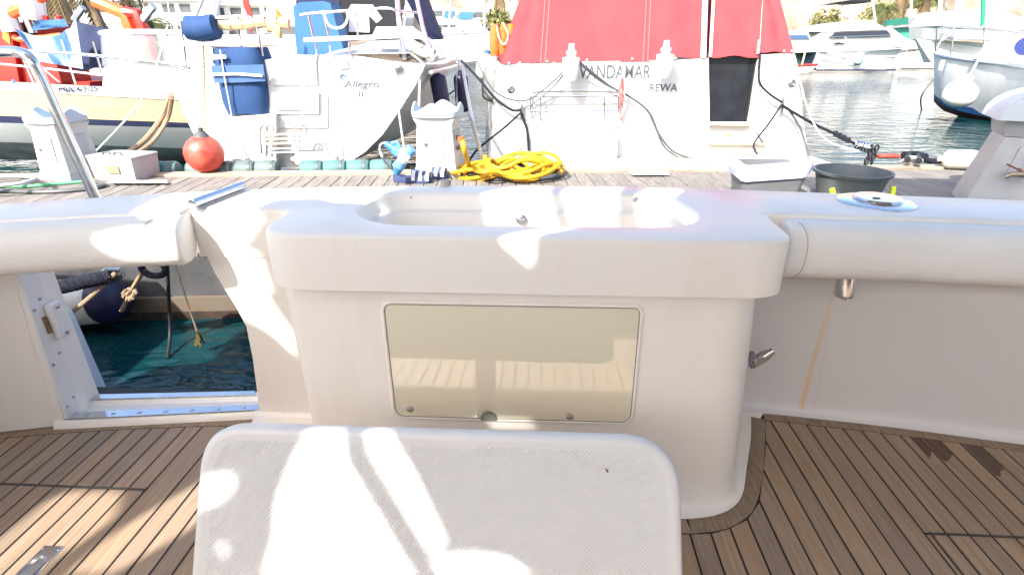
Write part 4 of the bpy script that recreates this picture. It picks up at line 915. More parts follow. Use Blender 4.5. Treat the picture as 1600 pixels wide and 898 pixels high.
# blue covered gear on the stern bench
def soft_box(pts_b, pts_t, d, th, m, nm, par):
    mb = MB(); loops = []
    def rr(L, inset): return L
    for v in range(9):
        t = v / 8; (xl0, yl0), (xr0, yr0) = pts_b; (xl1, yl1), (xr1, yr1) = pts_t
        xl, xr, y_ = lerp(xl0, xl1, t), lerp(xr0, xr1, t), lerp(lerp(yl0, yr0, .5), lerp(yl1, yr1, .5), t)
        s_ = 1 - .10 * (abs(2 * t - 1) ** 4); mx_ = (xl + xr) / 2; hw = (xr - xl) / 2 * s_
        a, b_ = A_(mx_ - hw, y_, d), A_(mx_ + hw, y_, d); c = (a + b_) / 2 + FWD * th / 2; ex_ = (b_ - a) / 2
        loops.append([c + ex_ * (math.copysign(abs(math.cos(q)) ** .5, math.cos(q))) - FWD * (th / 2 * s_ * math.copysign(abs(math.sin(q)) ** .6, math.sin(q))) + UP * .01 * math.sin(5 * q + v) for q in [2 * math.pi * k / 24 for k in range(24)]])
    mb.loft(loops, caps=True); return WB(mb, nm, m, par, 60)
gear = empty('covered_outboard', A_(380, 180, -.1), label='royal blue covered gear strapped on the sailing yacht\'s stern bench', cat='gear cover')
soft_box(((344, 181), (419, 178)), ((322, 76), (406, 74)), -.13, .5, ROYAL, 'cover', gear)
bnd = MB(); bnd.loft([[A_(330, 103, -.155), A_(375, 102, -.165), A_(411, 101, -.155)], [A_(336, 130, -.155), A_(380, 129, -.165), A_(415, 127, -.155)]], closed=False); WB(bnd, 'faded_band', ROYAL2, gear)
rail('strap', [A_(332, 117, -.17), A_(370, 116, -.18), A_(410, 119, -.17)], .016, WHITEP, gear); rail('strap', [A_(344, 78, -.15), A_(352, 128, -.19), A_(362, 180, -.15)], .008, ROPEW, gear)
WB(MB().prism([A_(334, 93, -.15), A_(354, 92, -.155), A_(353, 86, -.155), A_(333, 86, -.15)], NRM * .012), 'patch', WHITEP, gear)
# boarding ladder
ld = empty('boarding_ladder', A_(440, 240, -.15), label='folded steel boarding ladder with wooden rungs on the sailing yacht\'s stern', cat='ladder')
for px in (409, 418, 462, 470): rail('ladder_tube', [A_(px, 240, -.16), A_(px - 2, 205, -.20), A_(px + 3, 196, -.22), A_(px + 9, 200, -.22), A_(px + 10, 210, -.2)], .012, STEEL, ld, 8, 3)
for py in (209, 216, 223): WB(MB().prism([A_(412, py + 3, -.21), A_(474, py + 1, -.21), A_(474, py - 2, -.21), A_(412, py, -.21)], NRM * .03), 'rung', LIGHTTEAK, ld)
for py in (231, 237): WB(MB().prism([A_(420, py + 2, -.18), A_(468, py + 1, -.18), A_(468, py - 1, -.18), A_(420, py, -.18)], NRM * .03), 'rung', GELB, ld)
letter(564, 131, 11, 'Allegro', PALEL, A_, alg, 56, -.006, .25)
letter(563, 147, 9, 'II', PALEL, A_, alg, 8, -.006, .1)
c = A_(536, 121, -.006); WB(MB().tube([c + SIDE * (.03 * math.cos(q)) + UP * (.03 * math.sin(q)) for q in [k * .6 for k in range(9)]], .008, 6), 'emblem', BLUEC, alg)
WB(MB().prism([A_(531, 108, -.02), A_(545, 107, -.02), A_(543, 96, -.02), A_(530, 97, -.02)], FWD * .03), 'stern_lamp', PEDG, alg)
c = A_(622, 106, -.03); WB(MB().lathe([(.05, 0), (.05, .01), (.0001, .02)], c, 14, NRM.to_track_quat('Z', 'Y').to_matrix().to_4x4(), caps=False), 'deck_filler', STEELB, alg)
# rope bundle on the quarter
rp = MB()
for k in range(14):
    c = A_(655 + random.uniform(-14, 14), 86 + random.uniform(-6, 5), .25 + random.uniform(-.1, .2)); a0 = random.uniform(0, 6)
    rp.tube([c + SIDE * (.13 * math.cos(q + a0)) + FWD * (.10 * math.sin(q + a0)) + UP * (.05 * math.sin(2 * q + k)) for q in [i * .5 for i in range(12)]], .016, 6)
rbn = WB(rp, 'rope_bundle', ROPEW, None, kind=None); tag(rbn, 'tangled pale rope heap on the sailing yacht\'s quarter deck', 'rope')

# =================================================================== fenders, ropes
def fender(name, top, bot, r, m, label, cat='fender', group=None, neck=True, endm=None):
    ax = (top - bot); h = ax.length; q = ax.to_track_quat('Z', 'Y').to_matrix().to_4x4(); o = empty(name, bot, label=label, cat=cat, group=group)
    pr = [(0.0001, 0)] + [(r * math.sin(R(a)), r * .7 * (1 - math.cos(R(a)))) for a in (20, 40, 60, 75, 90)] + [(r, h - r * .9)] + [(r * math.cos(R(a)), h - r * .9 + r * .7 * math.sin(R(a))) for a in (15, 35, 55, 70)] + [(r * .26, h - r * .12), (r * .24, h), (0.0001, h)]
    b = MB().lathe(pr, bot, 22, q, caps=False); WB(b, 'body', m, o, 60)
    if neck: WB(MB().lathe([(r * .3, 0), (r * .3, r * .35), (0.0001, r * .36)], top - ax.normalized() * r * .15, 12, q, caps=False), 'eye', endm or m, o)
    return o
fender('fender', A_(682, 112, .55), A_(692, 168, .55), .105, NAVYF, 'fat navy fender hanging on the sailing yacht\'s side, nearer the stern', group='navy fenders of the sailing yacht')
fender('fender', A_(719, 112, 1.6), A_(724, 176, 1.6), .105, NAVYF, 'slim navy fender hanging further forward on the sailing yacht\'s side', group='navy fenders of the sailing yacht')
fender('fender', A_(458, 249, -.30), A_(530, 249, -.30), .085, WHITEF, 'dirty white fender lying across the sailing yacht\'s stern at the pontoon')
VF = lambda px, py: at(px, py, 8.2)
fender('fender', VF(775, 92), VF(768, 160), .16, mat('grey_green_fender', (0.20, 0.22, 0.21), .6, var=.3, vscale=6), 'long grey green fender at the cruiser\'s left quarter')
fender('fender', at(762, 82, 8.6), at(758, 128, 8.6), .15, mat('pale_grey_fender', (0.55, 0.56, 0.57), .5, var=.2), 'pale grey fender with blue top beside the cruiser\'s canopy', endm=BLUEC)
lb = empty('life_jacket', at(785, 90, 8.5), label='orange life jacket with white cords hung left of the red canopy', cat='life jacket')
for k, (x0, x1) in enumerate(((767, 780), (780, 792), (790, 800))):
    g_ = MB(); a = at((x0 + x1) / 2, 88 - 3 * k, 8.5); b_ = at((x0 + x1) / 2 + 2 * k, 38, 8.5); g_.tube([a, a.lerp(b_, .3), a.lerp(b_, .7), b_], [.06, .085, .08, .05], 10); WB(g_, 'float_panel', mat('orange_cloth', (.62, .15, .03), .8, var=.2), lb)
rail('cord', [at(px, py, 8.38) for px, py in ((776, 40), (780, 60), (788, 70), (794, 55), (786, 36))], .012, ROPEW, lb, 6, 4)
# red buoy
bc = atz(320, 262, PONT_Z + .02); bc = at(319, 240, 6.05)
by = empty('mooring_buoy', bc - UP * .22, label='round red buoy fender hanging at the sailing yacht\'s left quarter', cat='buoy')
WB(MB().lathe([(0.0001, -.205), (.08, -.195), (.15, -.15), (.195, -.075), (.21, 0), (.20, .06), (.165, .125), (.11, .175), (.075, .195)], bc, 28, Matrix.Rotation(R(4), 4, 'Y'), caps=False), 'ball', REDF, by, 70)
WB(MB().lathe([(.085, .19), (.06, .225), (.03, .245), (.028, .285), (0.0001, .29)], bc, 16, Matrix.Rotation(R(4), 4, 'Y'), caps=False), 'neck', GREYPL, by)
# pontoon edge fender strips
def bumper(px0, px1, py, m, label, nseg=4):
    a, b_ = atz(px0, py, PONT_Z + .02), atz(px1, py, PONT_Z + .02); 
    q = lambda x: 6.46 + .10 * x + .09
    a.y = q(a.x); b_.y = q(b_.x); o = empty('edge_fender', a, label=label, cat='dock fender', group='fender strips along the far edge of the pontoon')
    for k in range(nseg):
        p, p2 = a.lerp(b_, k / nseg + .006), a.lerp(b_, (k + 1) / nseg - .006); d_ = (p2 - p)
        mb = MB(); mb.tube([p, p + d_ * .06, p + d_ * .5, p + d_ * .94, p2], [.085, .10, .103, .10, .085], 14); WB(mb, 'segment', m, o, 50)
        WB(MB().tube([p + d_ * .74, p + d_ * .86], .1055, 14), 'strap', GREYPL, o)
    return o
bumper(287, 428, 268, GREENF, 'grey green segmented edge fender right of the red buoy'); bumper(468, 612, 265, TEALF, 'teal segmented edge fender left of the middle pedestal'); bumper(232, 268, 270, TEALF, 'short blue end of edge fender beside the grey box', 1)
def rope(name, pts, r, m, label, sm=6, cat='rope', group=None, n=7): return tag(MB().tube(smooth_pts(pts, sm), r, n).build(name, m), label, cat, group)
rope('mooring_rope', [A_(487, 100, -.1), A_(476, 150, -.2), A_(470, 200, -.25)], .010, ROPEW, 'pale rope hanging from the right pushpit above the ladder')
rope('mooring_rope', [A_(514, 62, -.05), A_(520, 120, -.06), A_(526, 240, -.08)], .008, ROPEW, 'thin white rope hanging down the sailing yacht\'s stern beside its name')
rope('mooring_rope', [A_(317, 60, -.08), A_(319, 130, -.12), at(320, 206, 6.05)], .011, ROPET, 'tan rope holding the red buoy')
rope('mooring_rope', [A_(326, 80, -.1), A_(338, 160, -.15), A_(346, 225, -.2)], .007, ROPEW, 'thin pale rope left of the blue covered gear')
rope('mooring_rope', [A_(619, 95, .1), A_(618, 130, -.1), A_(632, 238, -.3)], .012, ROPEW, 'white rope from the sailing yacht\'s quarter down to the blue plugs')
rope('mooring_rope', [A_(659, 95, .3), A_(655, 150, -.1), atz(655, 262, PONT_Z)], .014, ROPEW, 'thick white rope behind the middle pedestal')
gp = [A_(721, 96, 1.6), at(738, 190, 6.4), atz(757, 262, PONT_Z + .02)]
tag(MB().tube(gp, .022, 10).build('boat_hook_pole', ALU), 'white pole leaning from the sailing yacht to the pontoon', 'pole')
rope('mooring_rope', [A_(721, 95, 1.5), at(745, 120, 7.3), V(775, 155, -.1), V(800, 172, -.1), V(815, 172, -.12)], .016, ROPEK, 'black rope from the sailing yacht to the cruiser\'s left cleat')
rope('mooring_rope', [A_(717, 95, 1.5), A_(713, 130, 1.2), at(716, 190, 6.5), at(717, 245, 6.3)], .012, GREYPL, 'dark rope hanging beside the leaning white pole')
rope('mooring_rope', [V(892, 100, -.2), V(850, 140, -.12), V(815, 158, -.1), V(772, 142, -.1), V(745, 95, 0)], .010, GREYPL, 'thin dark line looping left from the left stern lantern')
rope('mooring_rope', [V(893, 98, -.2), V(870, 130, -.12), V(836, 160, -.12), V(816, 170, -.14)], .010, GREYPL, 'thin dark line from the left lantern to the cleat')
rope('mooring_rope', [V(815, 175, -.15), V(790, 198, -.3), at(745, 235, 6.9), at(728, 262, 6.6)], .014, ROPEK, 'dark mooring line from the cruiser\'s left cleat to the pontoon')
rope('mooring_rope', [V(815, 178, -.12), V(824, 205, -.18), V(826, 236, -.2)], .018, ROPEK, 'black rope end hanging under the cruiser\'s left cleat')
rope('mooring_rope', [V(905, 98, -.2), V(940, 128, -.1), V(985, 152, -.1), V(1013, 175, -.1), V(1030, 210, -.1), V(1050, 235, -.1), V(1075, 246, -.12), V(1110, 250, -.15)], .014, GREYPL, 'dark cable curving across the cruiser\'s stern below its name')
rope('mooring_rope', [V(905, 96, -.2), V(950, 132, -.1), V(1012, 172, -.1), V(1035, 225, -.1), V(1060, 246, -.1)], .010, GREYPL, 'second thin cable beside the one across the cruiser\'s stern')
RC = [V(1188, 82, -.05), V(1186, 125, -.08), V(1200, 145, -.1), V(1222, 160, -.1)]
rope('mooring_rope', RC, .014, ROPEK, 'dark rope from the canopy corner to the cruiser\'s right cleat')
rope('mooring_rope', [V(1222, 163, -.1), V(1200, 195, -.12), V(1178, 225, -.12), V(1184, 242, -.12)], .012, ROPEK, 'thin dark rope hanging left of the cruiser\'s right cleat')
rope('mooring_rope', [V(1230, 168, -.1), V(1250, 200, -.1), V(1262, 240, -.2), V(1265, 258, -.25)], .014, GREYPL, 'grey rope hanging right of the cruiser\'s right cleat')
ss0, ss1 = V(1222, 165, -.1), atz(1338, 226, .22)
rope('mooring_rope', [ss0, ss0.lerp(ss1, .4) - UP * .02, ss0.lerp(ss1, .8), ss1], .018, ROPEK, 'thick dark mooring line from the cruiser to the steel spring')
rope('mooring_rope', [V(1241, 86, 0), at(1262, 170, 7.4), at(1290, 218, 7.2), at(1342, 236, 6.9)], .010, ROPEW, 'pale line slanting over the water right of the cruiser')
for k in range(3):
    c = ss0.lerp(ss1, .55 + .13 * k); 
kn = MB()
for k in range(4): c = ss0.lerp(ss1, .72 + .055 * k); kn.tube([c + Vector((.03 * math.cos(q), .02 * math.sin(q), .03 * math.sin(q))) for q in [i for i in range(7)]], .013, 6)
tag(kn.build('rope_knot', ROPEK), 'dark knots on the mooring line ahead of the steel spring', 'knot')
# steel mooring spring and its chain
sp0, sp1 = ss1, atz(1362, 232, .20); sp1 = ss1 + (sp1 - ss1)
mb = MB(); axd = (sp1 - sp0); L = []; q_ = axd.to_track_quat('Z', 'Y').to_matrix().to_4x4()
for i in range(61): a = i / 60 * 5 * 2 * math.pi; L.append(sp0 + axd * (i / 60) + q_ @ Vector((.055 * math.cos(a), .055 * math.sin(a), 0)))
spr = empty('mooring_spring', sp0, label='steel mooring spring on the line over the water', cat='mooring spring'); WB(mb.tube(L, .013, 7), 'coil', STEEL, spr)
rail('rod', [sp0, sp1], .02, STEELB, spr)
ch = empty('mooring_chain', sp1, label='dark chain hanging below the steel mooring spring', cat='chain')
for k in range(9):
    c = sp1.lerp(atz(1352, 258, .08), (k % 5) / 4) + Vector((.06 * (k // 5), 0, 0)); WB(MB().tube([c + Vector(((.028 if k % 2 else .006) * math.cos(a), (.006 if k % 2 else .028) * math.cos(a), .045 * math.sin(a))) for a in [i * math.pi / 5 for i in range(10)]], .010, 6, closed=True), 'link', BLACK, ch)

# =================================================================== service pedestals
def crown(cx, cy, w_, d_, z0, hb_, hp, m, name, parent, lobes=4):
    mb = MB(); N_ = 64; loops = []
    for z, s_, k in ((z0, .86, 0), (z0 + .012, .98, 0), (z0 + .04, 1.0, 0), (z0 + hb_, 1.0, 1), (z0 + hb_ + .004, .93, 1), (z0 + hb_ * .8, .90, .55), (z0 + hb_ * .5, .80, 0)):
        L = []
        for i in range(N_):
            a = 2 * math.pi * i / N_; ca, sa = math.cos(a), math.sin(a); r_ = 1 / (abs(ca) ** 4 + abs(sa) ** 4) ** .25
            wv = (0.5 + .5 * math.cos(lobes * a)) ** 1.3
            L.append((cx + ca * r_ * w_ / 2 * s_, cy + sa * r_ * d_ / 2 * s_, z + hp * wv * k))
        loops.append(L)
    mb.loft(loops, caps=True); return mb.build(name, m, parent, 50)
def pedestal(base, rz, label, scale=1.0, w0=.50, w1=.46):
    o = empty('service_pedestal', base, rz, label=label, cat='service pedestal', group='service pedestals along the pontoon')
    o.scale = (scale,) * 3
    tap = lambda z, w_, d_: [(-w_ / 2, -d_ / 2, z), (w_ / 2, -d_ / 2, z), (w_ / 2, d_ / 2, z), (-w_ / 2, d_ / 2, z)]
    MB().loft([tap(0, .56, .50), tap(.10, .53, .47)], caps=True).build('plinth', PEDG, o)
    MB().loft([tap(.10, .515, .455), tap(.62, .44, .40), tap(.70, .52, .46)], caps=True).build('cabinet', PEDW, o)
    crown(0, 0, .60, .54, .70, .075, .10, GREYB, 'cap', o)
    fy0 = -.224
    dr = MB(); dr.prism([(-.16, fy0 + .0, .18), (.16, fy0, .18), (.135, fy0 + .025, .58), (-.135, fy0 + .025, .58)], (0, -.008, 0)); dro = dr.build('door', PEDW, o)
    MB().prism([(-.115, fy0 - .010 + .008, .25), (.115, fy0 - .002, .25), (.105, fy0 + .014, .53), (-.105, fy0 + .014, .53)], (0, -.010, 0)).build('meter_window', mat('meter_window', (.60, .56, .48), .15, var=.25, vscale=14), o)
    wf = MB(); wf.tube([(-.12, fy0 - .012, .245), (.12, fy0 - .012, .245), (.11, fy0 + .002, .535), (-.11, fy0 + .002, .535)], .007, 6, closed=True); wf.build('window_rim', PEDG, o)
    MB().lathe([(.026, 0), (.026, .012), (.015, .02), (.013, .035), (.0001, .036)], (-.112, fy0 - .008, .40), 14, Matrix.Rotation(R(90), 4, 'X'), caps=False).build('lock', STEELB, o)
    MB().box((.03 - .07, fy0 - .003, .48), (.07, .012, .04), bev=.003).build('breaker', WHITEP, o)
    MB().prism([(.232, -.15, .18), (.232, .15, .18), (.222, .13, .55), (.222, -.13, .55)], (.014, 0, 0)).build('side_panel', PEDG, o)
    for z in (.46, .33): MB().lathe([(.028, 0), (.028, .02), (.016, .03), (.016, .06), (.0001, .06)], (.238, -.05, z), 12, Matrix.Rotation(R(90), 4, 'Y'), caps=False).build('water_outlet', mat('bronze', (.28, .19, .11), .45, metal=.7, var=.3), o)
    return o
pm = atz(684, 276, PONT_Z); pedestal(pm + Vector((0, .22, 0)), R(-6), 'pale service pedestal with scalloped cap between the blue plugs and the yellow hose', .89)
pl_ = atz(92, 283, PONT_Z); pedestal(pl_ + Vector((0, .22, 0)), R(-14), 'pale service pedestal with scalloped cap on the left, before the cream boat', .84)
# right pedestal: domed cap, tilted casting with two taps
PB = atz(1552, 318, PONT_Z); PB = Vector((4.30, 5.2, PONT_Z))
rp_o = empty('service_pedestal', PB, R(-24), label='grey domed service pedestal with two brass taps at the right edge', cat='service pedestal', group='service pedestals along the pontoon')
CAST = mat('cast_grey', (.40, .40, .41), .45, metal=.35, var=.15, vscale=5, bump=.05, bscale=20)
rq = lambda z, x0, x1, d_: [(x0, -d_, z), (x1, -d_, z), (x1, d_, z), (x0, d_, z)]
MB().loft([rq(0, -.34, .60, .26), rq(.62, -.20, .52, .22)], caps=True).build('cabinet', CAST, rp_o)
MB().loft([rq(.625, -.21, .53, .225), rq(.76, -.24, .55, .245)], caps=True).build('collar', CAST, rp_o)
dm = MB(); L = []
for k in range(13):
    a = R(180 * k / 12); L.append([(.155 + .46 * -math.cos(a), y_, .76 + .27 * math.sin(a) ** .9) for y_ in (-.29, -.28, .28, .29)])
dm.loft(L, closed=False); dm.add([p[0] for p in L], [tuple(range(13))]); dm.add([p[3] for p in L], [tuple(range(12, -1, -1))]); dm.build('dome_cap', mat('dome_grey', (.50, .53, .56), .45, var=.1), rp_o, 40)
for k in range(5): MB().prism([(.0 + .02 * k, -.293, .80 + .022 * k), (.22 - .01 * k, -.293, .80 + .022 * k), (.22 - .01 * k, -.293, .806 + .022 * k), (.0 + .02 * k, -.293, .806 + .022 * k)], (0, -.004, 0)).build('relief_line', GREYB, rp_o)
MB().prism([(-.12, -.246, .26), (.26, -.246, .24), (.22, -.232, .54), (-.08, -.232, .54)], (0, -.006, 0)).build('tap_plate', PEDG, rp_o)
BR = mat('brass_tap', (.33, .27, .19), .5, metal=.6, var=.35, vscale=30); RST = mat('rusty_lever', (.20, .05, .03), .7, var=.4, vscale=30)
for (x_, z_) in ((.17, .46), (.02, .33)):
    tp = MB(); tp.lathe([(.035, 0), (.035, .012), (.02, .014), (.02, .06)], (x_, -.248, z_), 14, Matrix.Rotation(R(90), 4, 'X')); tp.tube([(x_, -.30, z_), (x_ - .05, -.32, z_), (x_ - .12, -.33, z_ - .005), (x_ - .155, -.33, z_ - .035)], [.022, .024, .02, .02], 10); tp.tube([(x_ - .07, -.32, z_ + .01), (x_ - .07, -.32, z_ + .05)], .012, 8); to = tp.build('tap', BR, rp_o)
    MB().box((x_ - .11, -.32, z_ + .05), (.13, .022, .014), M=Matrix.Rotation(R(24), 4, 'Y'), bev=.004).build('tap_lever', RST, rp_o)
MB().box((.40, -.262, .30), (.03, .012, .66), M=Matrix.Rotation(R(-8), 4, 'Y')).build('side_seam', BLACK, rp_o)

# =================================================================== things on the pontoon
# grey electric box
gb = atz(186, 281, PONT_Z); g_o = empty('distribution_box', gb + Vector((0, .15, 0)), R(-8), label='grey plastic box with a small yellow label beside the left pedestal', cat='electric box')
MB().loft([[(-.26, -.17, 0), (.26, -.17, 0), (.26, .17, 0), (-.26, .17, 0)], [(-.28, -.18, .23), (.28, -.18, .23), (.28, .18, .23), (-.28, .18, .23)]], caps=True).build('box', PEDG, g_o)
MB().box((0, 0, .245), (.58, .38, .03), bev=.008).build('lid', PEDG, g_o)
for x_ in (-.08, .06): MB().tube([(x_ - .06, -.1, .258), (x_ - .05, -.1, .285), (x_ + .03, -.1, .285), (x_ + .04, -.1, .258)], .010, 6).build('handle', GREYPL, g_o)
MB().box((0.02, -.187, .12), (.15, .006, .08)).build('label_plate', mat('yellow_label', (.62, .50, .20), .5, var=.5, vscale=40, col2=(.25, .2, .1)), g_o)
# blue plugs on a splitter
bp_ = empty('plug_splitter', atz(632, 268, PONT_Z), label='blue and white shore power splitter plugs left of the middle pedestal', cat='power plug')
BLP = mat('plug_blue', (.12, .30, .62), .4); BLD = mat('plug_dark_blue', (.03, .16, .30), .4)
PQ = lambda px, py: at(px, py, 5.55)
WB(MB().tube([PQ(602, 224), PQ(610, 229), PQ(616, 233)], [.03, .045, .055], 12), 'plug', BLD, bp_); WB(MB().tube([PQ(615, 232), PQ(624, 239)], .058, 12), 'plug_collar', BLP, bp_)
WB(MB().tube([PQ(624, 238), PQ(640, 246)], .055, 12), 'splitter_body', WHITEP, bp_); WB(MB().tube([PQ(637, 240), PQ(645, 232)], .055, 12), 'plug_collar', BLP, bp_)
WB(MB().tube([PQ(633, 243), PQ(628, 252)], .055, 12), 'splitter_body', WHITEP, bp_)
WB(MB().tube([PQ(628, 252), PQ(623, 262)], .056, 12), 'plug_collar', BLP, bp_); WB(MB().tube([PQ(623, 261), PQ(619, 272)], [.052, .035], 12), 'plug', BLD, bp_)
for (a, b_, c_) in (((612, 224), (620, 222), (625, 230)), ((620, 253), (616, 258), (618, 264))): WB(MB().tube([PQ(*a), PQ(*b_), PQ(*c_)], .02, 8), 'plug_cap', BLP, bp_)
rope('power_cable', [PQ(603, 223), PQ(595, 226), PQ(594, 236), PQ(600, 250), atz(612, 264, PONT_Z + .02), atz(628, 270, PONT_Z + .02)], .012, PEDG, 'grey power cable looping from the blue plug', cat='cable')
# slippers
def slipper(c, rz, label):
    o = empty('slipper', c, rz, label=label, cat='slipper', group='pair of striped slippers')
    SL = mat('slipper_navy', (.045, .065, .15), .7); pts = [(-.15, 0), (-.13, -.035), (-.05, -.042), (.05, -.05), (.12, -.04), (.145, 0), (.12, .045), (.05, .05), (-.05, .04), (-.13, .03)]
    L = [tuple(p)[:2] for p in smooth_pts([(x_, y_, 0) for x_, y_ in pts], 4, True)]
    mb = MB(); mb.loft([[(x_, y_, 0) for x_, y_ in L], [(x_ * 1.02, y_ * 1.04, .015) for x_, y_ in L], [(x_, y_, .032 + .02 * max(0, -x_ / .15)) for x_, y_ in L]], caps=True); mb.build('sole', SL, o)
    for k in range(5):
        x0 = .0 + .026 * k; bd = MB(); bd.loft([[(x_, .052 * math.cos(a), .02 + .062 * math.sin(a)) for a in [R(180 * i / 10) for i in range(11)]] for x_ in (x0, x0 + .026)], closed=False)
        bd.build('strap_stripe', WHITEP if k % 2 == 0 else SL, o)
    o.scale = (1.45,) * 3
slipper(atz(646, 284, PONT_Z + .004), R(-4), 'navy slipper with white striped strap, the nearer of the pair by the pedestal'); slipper(atz(672, 277, PONT_Z + .004), R(-10), 'navy slipper with white striped strap, the farther one touching the pedestal')
# yellow hose
hc_ = atz(802, 279, PONT_Z); hz = empty('yellow_hose', hc_, label='coiled yellow garden hose heaped on the pontoon', cat='hose')
pts = []
for i in range(125):
    a = i * .42; k = i / 125; r_ = .42 + .11 * math.sin(i * .37) + .05 * math.sin(i * .9) - .14 * k; pts.append(Vector((hc_.x + r_ * 1.22 * math.cos(a) + .07 * math.sin(i * .11), hc_.y + .05 + r_ * .70 * math.sin(a), PONT_Z + .03 + .17 * k + .05 * math.sin(i * 1.3) + .02 * math.sin(i * .7))))
WB(MB().tube(smooth_pts(pts, 3), .0215, 8), 'coil', YEL, hz)
rail('hose_end', [at(722, 218, 5.5), at(727, 240, 5.5), atz(735, 262, PONT_Z + .1), atz(752, 268, PONT_Z + .15), atz(775, 268, PONT_Z + .15)], .027, YEL, hz, 8, 5)
rail('connector', [at(720, 214, 5.5), at(722, 223, 5.5)], .034, ORANGE, hz)
dr_ = MB().tube([hc_ + Vector((.52 * math.cos(a), .1 + .26 * math.sin(a), .035)) for a in [i * .3 for i in range(21)]], .03, 8, closed=True); tag(dr_.build('dark_hose', GREYPL), 'dark hose ring lying under the yellow hose', 'hose')
# bins and bucket
b1 = atz(1200, 300, PONT_Z); bo = empty('waste_bin', Vector((b1.x, 5.25, PONT_Z)), label='grey bin with a white bag liner folded over its rim', cat='bin'); bxl, bxr = at(1146, 262, 5.25).x, at(1255, 262, 5.25).x; cxx, hw = (bxl + bxr) / 2, (bxr - bxl) / 2; ztop = at(1200, 255, 5.25).z
rb_ = lambda s_, z_: [(cxx + p[0] * s_, 5.25 + p[1] * s_, z_) for p in rrect(-hw, hw, -.22, .22, .08, 5)]
WB(MB().loft([rb_(.78, PONT_Z + .01), rb_(.97, ztop), rb_(.93, ztop), rb_(.76, PONT_Z + .04)], caps=False), 'bin_body', mat('bin_grey', (.14, .145, .15), .5, var=.15), bo)
lnm = MB(); L0 = []
for z_, s_ in ((ztop - .10, .985), (ztop - .05, 1.01), (ztop + .03, 1.02), (ztop + .05, .97), (ztop - .03, .9), (ztop - .3, .75)):
    base = rb_(s_, z_); L0.append([(p[0] + random.uniform(-.008, .008), p[1] + random.uniform(-.008, .008), p[2] + (.05 * math.sin(i * .7) + .05 * math.sin(i * .31 + 1) if z_ < ztop - .1 and s_ > 1 else .02 * math.sin(i * .5)) + .05 * (p[0] - cxx)) for i, p in enumerate(base)])
WB(lnm.loft(L0), 'bag_liner', mat('white_bag', (.40, .42, .60), .35, var=.12, vscale=6), bo, 60)
c2 = at(1332, 268, 5.2); kz = at(1332, 266, 5.2).z; kr = (at(1390, 268, 5.2).x - at(1276, 268, 5.2).x) / 2
ko = empty('bucket', Vector((c2.x, 5.2, PONT_Z)), label='dark grey round bucket with yellow green handle on the pontoon', cat='bucket')
WB(MB().lathe([(kr * .74, PONT_Z), (kr * .93, kz - .03), (kr * 1.0, kz - .025), (kr * 1.02, kz), (kr * .95, kz), (kr * .90, kz - .05), (kr * .72, PONT_Z + .02), (.0001, PONT_Z + .02)], (c2.x, 5.2, 0), 36, caps=False), 'bucket_body', mat('bucket_grey', (.10, .115, .12), .5, var=.2), ko)
LIME = mat('lime_plastic', (.62, .80, .02), .4)
rail('handle', [(c2.x - kr * .80, 5.2 - kr * .66, kz - .12), (c2.x - kr * .70, 5.2 - kr * .78, kz - .20), (c2.x - kr * .3, 5.2 - kr * 1.0, kz - .33), (c2.x + kr * .4, 5.2 - kr * 1.0, kz - .33), (c2.x + kr * .80, 5.2 - kr * .72, kz - .18), (c2.x + kr * .84, 5.2 - kr * .62, kz - .1)], .022, LIME, ko, 8, 4)
# left hoses and cloth
rope('green_hose', [atz(-30, 290, PONT_Z + .02), atz(40, 291, PONT_Z + .02), atz(90, 287, PONT_Z + .02), atz(140, 283, PONT_Z + .02)], .016, mat('green_hose', (.10, .50, .20), .5), 'bright green hose running past the left pedestal', cat='hose')
rope('grey_hose', [atz(-30, 296, PONT_Z + .02), atz(60, 300, PONT_Z + .02), atz(130, 296, PONT_Z + .02), atz(162, 290, PONT_Z + .02), atz(150, 284, PONT_Z + .02)], .022, GREYPL, 'grey hose lying along the left of the pontoon', cat='hose')
rc2 = MB()
for k in range(4): rc2.tube([atz(2, 283, PONT_Z + .03 + .03 * k) + Vector((.30 * math.cos(a), .22 * math.sin(a), 0)) for a in [i * .35 for i in range(18)]], .018, 7, closed=True)
tag(rc2.build('coiled_cable', PEDG), 'grey cable coil at the left edge of the pontoon', 'cable')
rg_ = MB(); rows = []
for j in range(5): rows.append([atz(170 + i * 6.5, 286 - j * 1.1, PONT_Z + .02 + .02 * abs(math.sin(i * 1.3 + j))) for i in range(15)])
tag(rg_.loft(rows, closed=False).build('rag', mat('pale_rag', (.62, .57, .50), .9)), 'crumpled pale rag in front of the grey box', 'rag')
MB_ = MB().prism([V(982, 275, -.6), V(1043, 276, -.6), V(1043, 276, -.35), V(982, 275, -.35)], UP * .02)
pz0, pz1 = atz(985, 274, PONT_Z), atz(1043, 275, PONT_Z)
pt = MB().box(((pz0 + pz1) / 2) + UP * .03, ((pz1 - pz0).length, .14, .012), PROT); pto = tag(pt.build('mooring_plate', WHITEP), 'white screwed plate on the pontoon edge before the cruiser', 'plate')
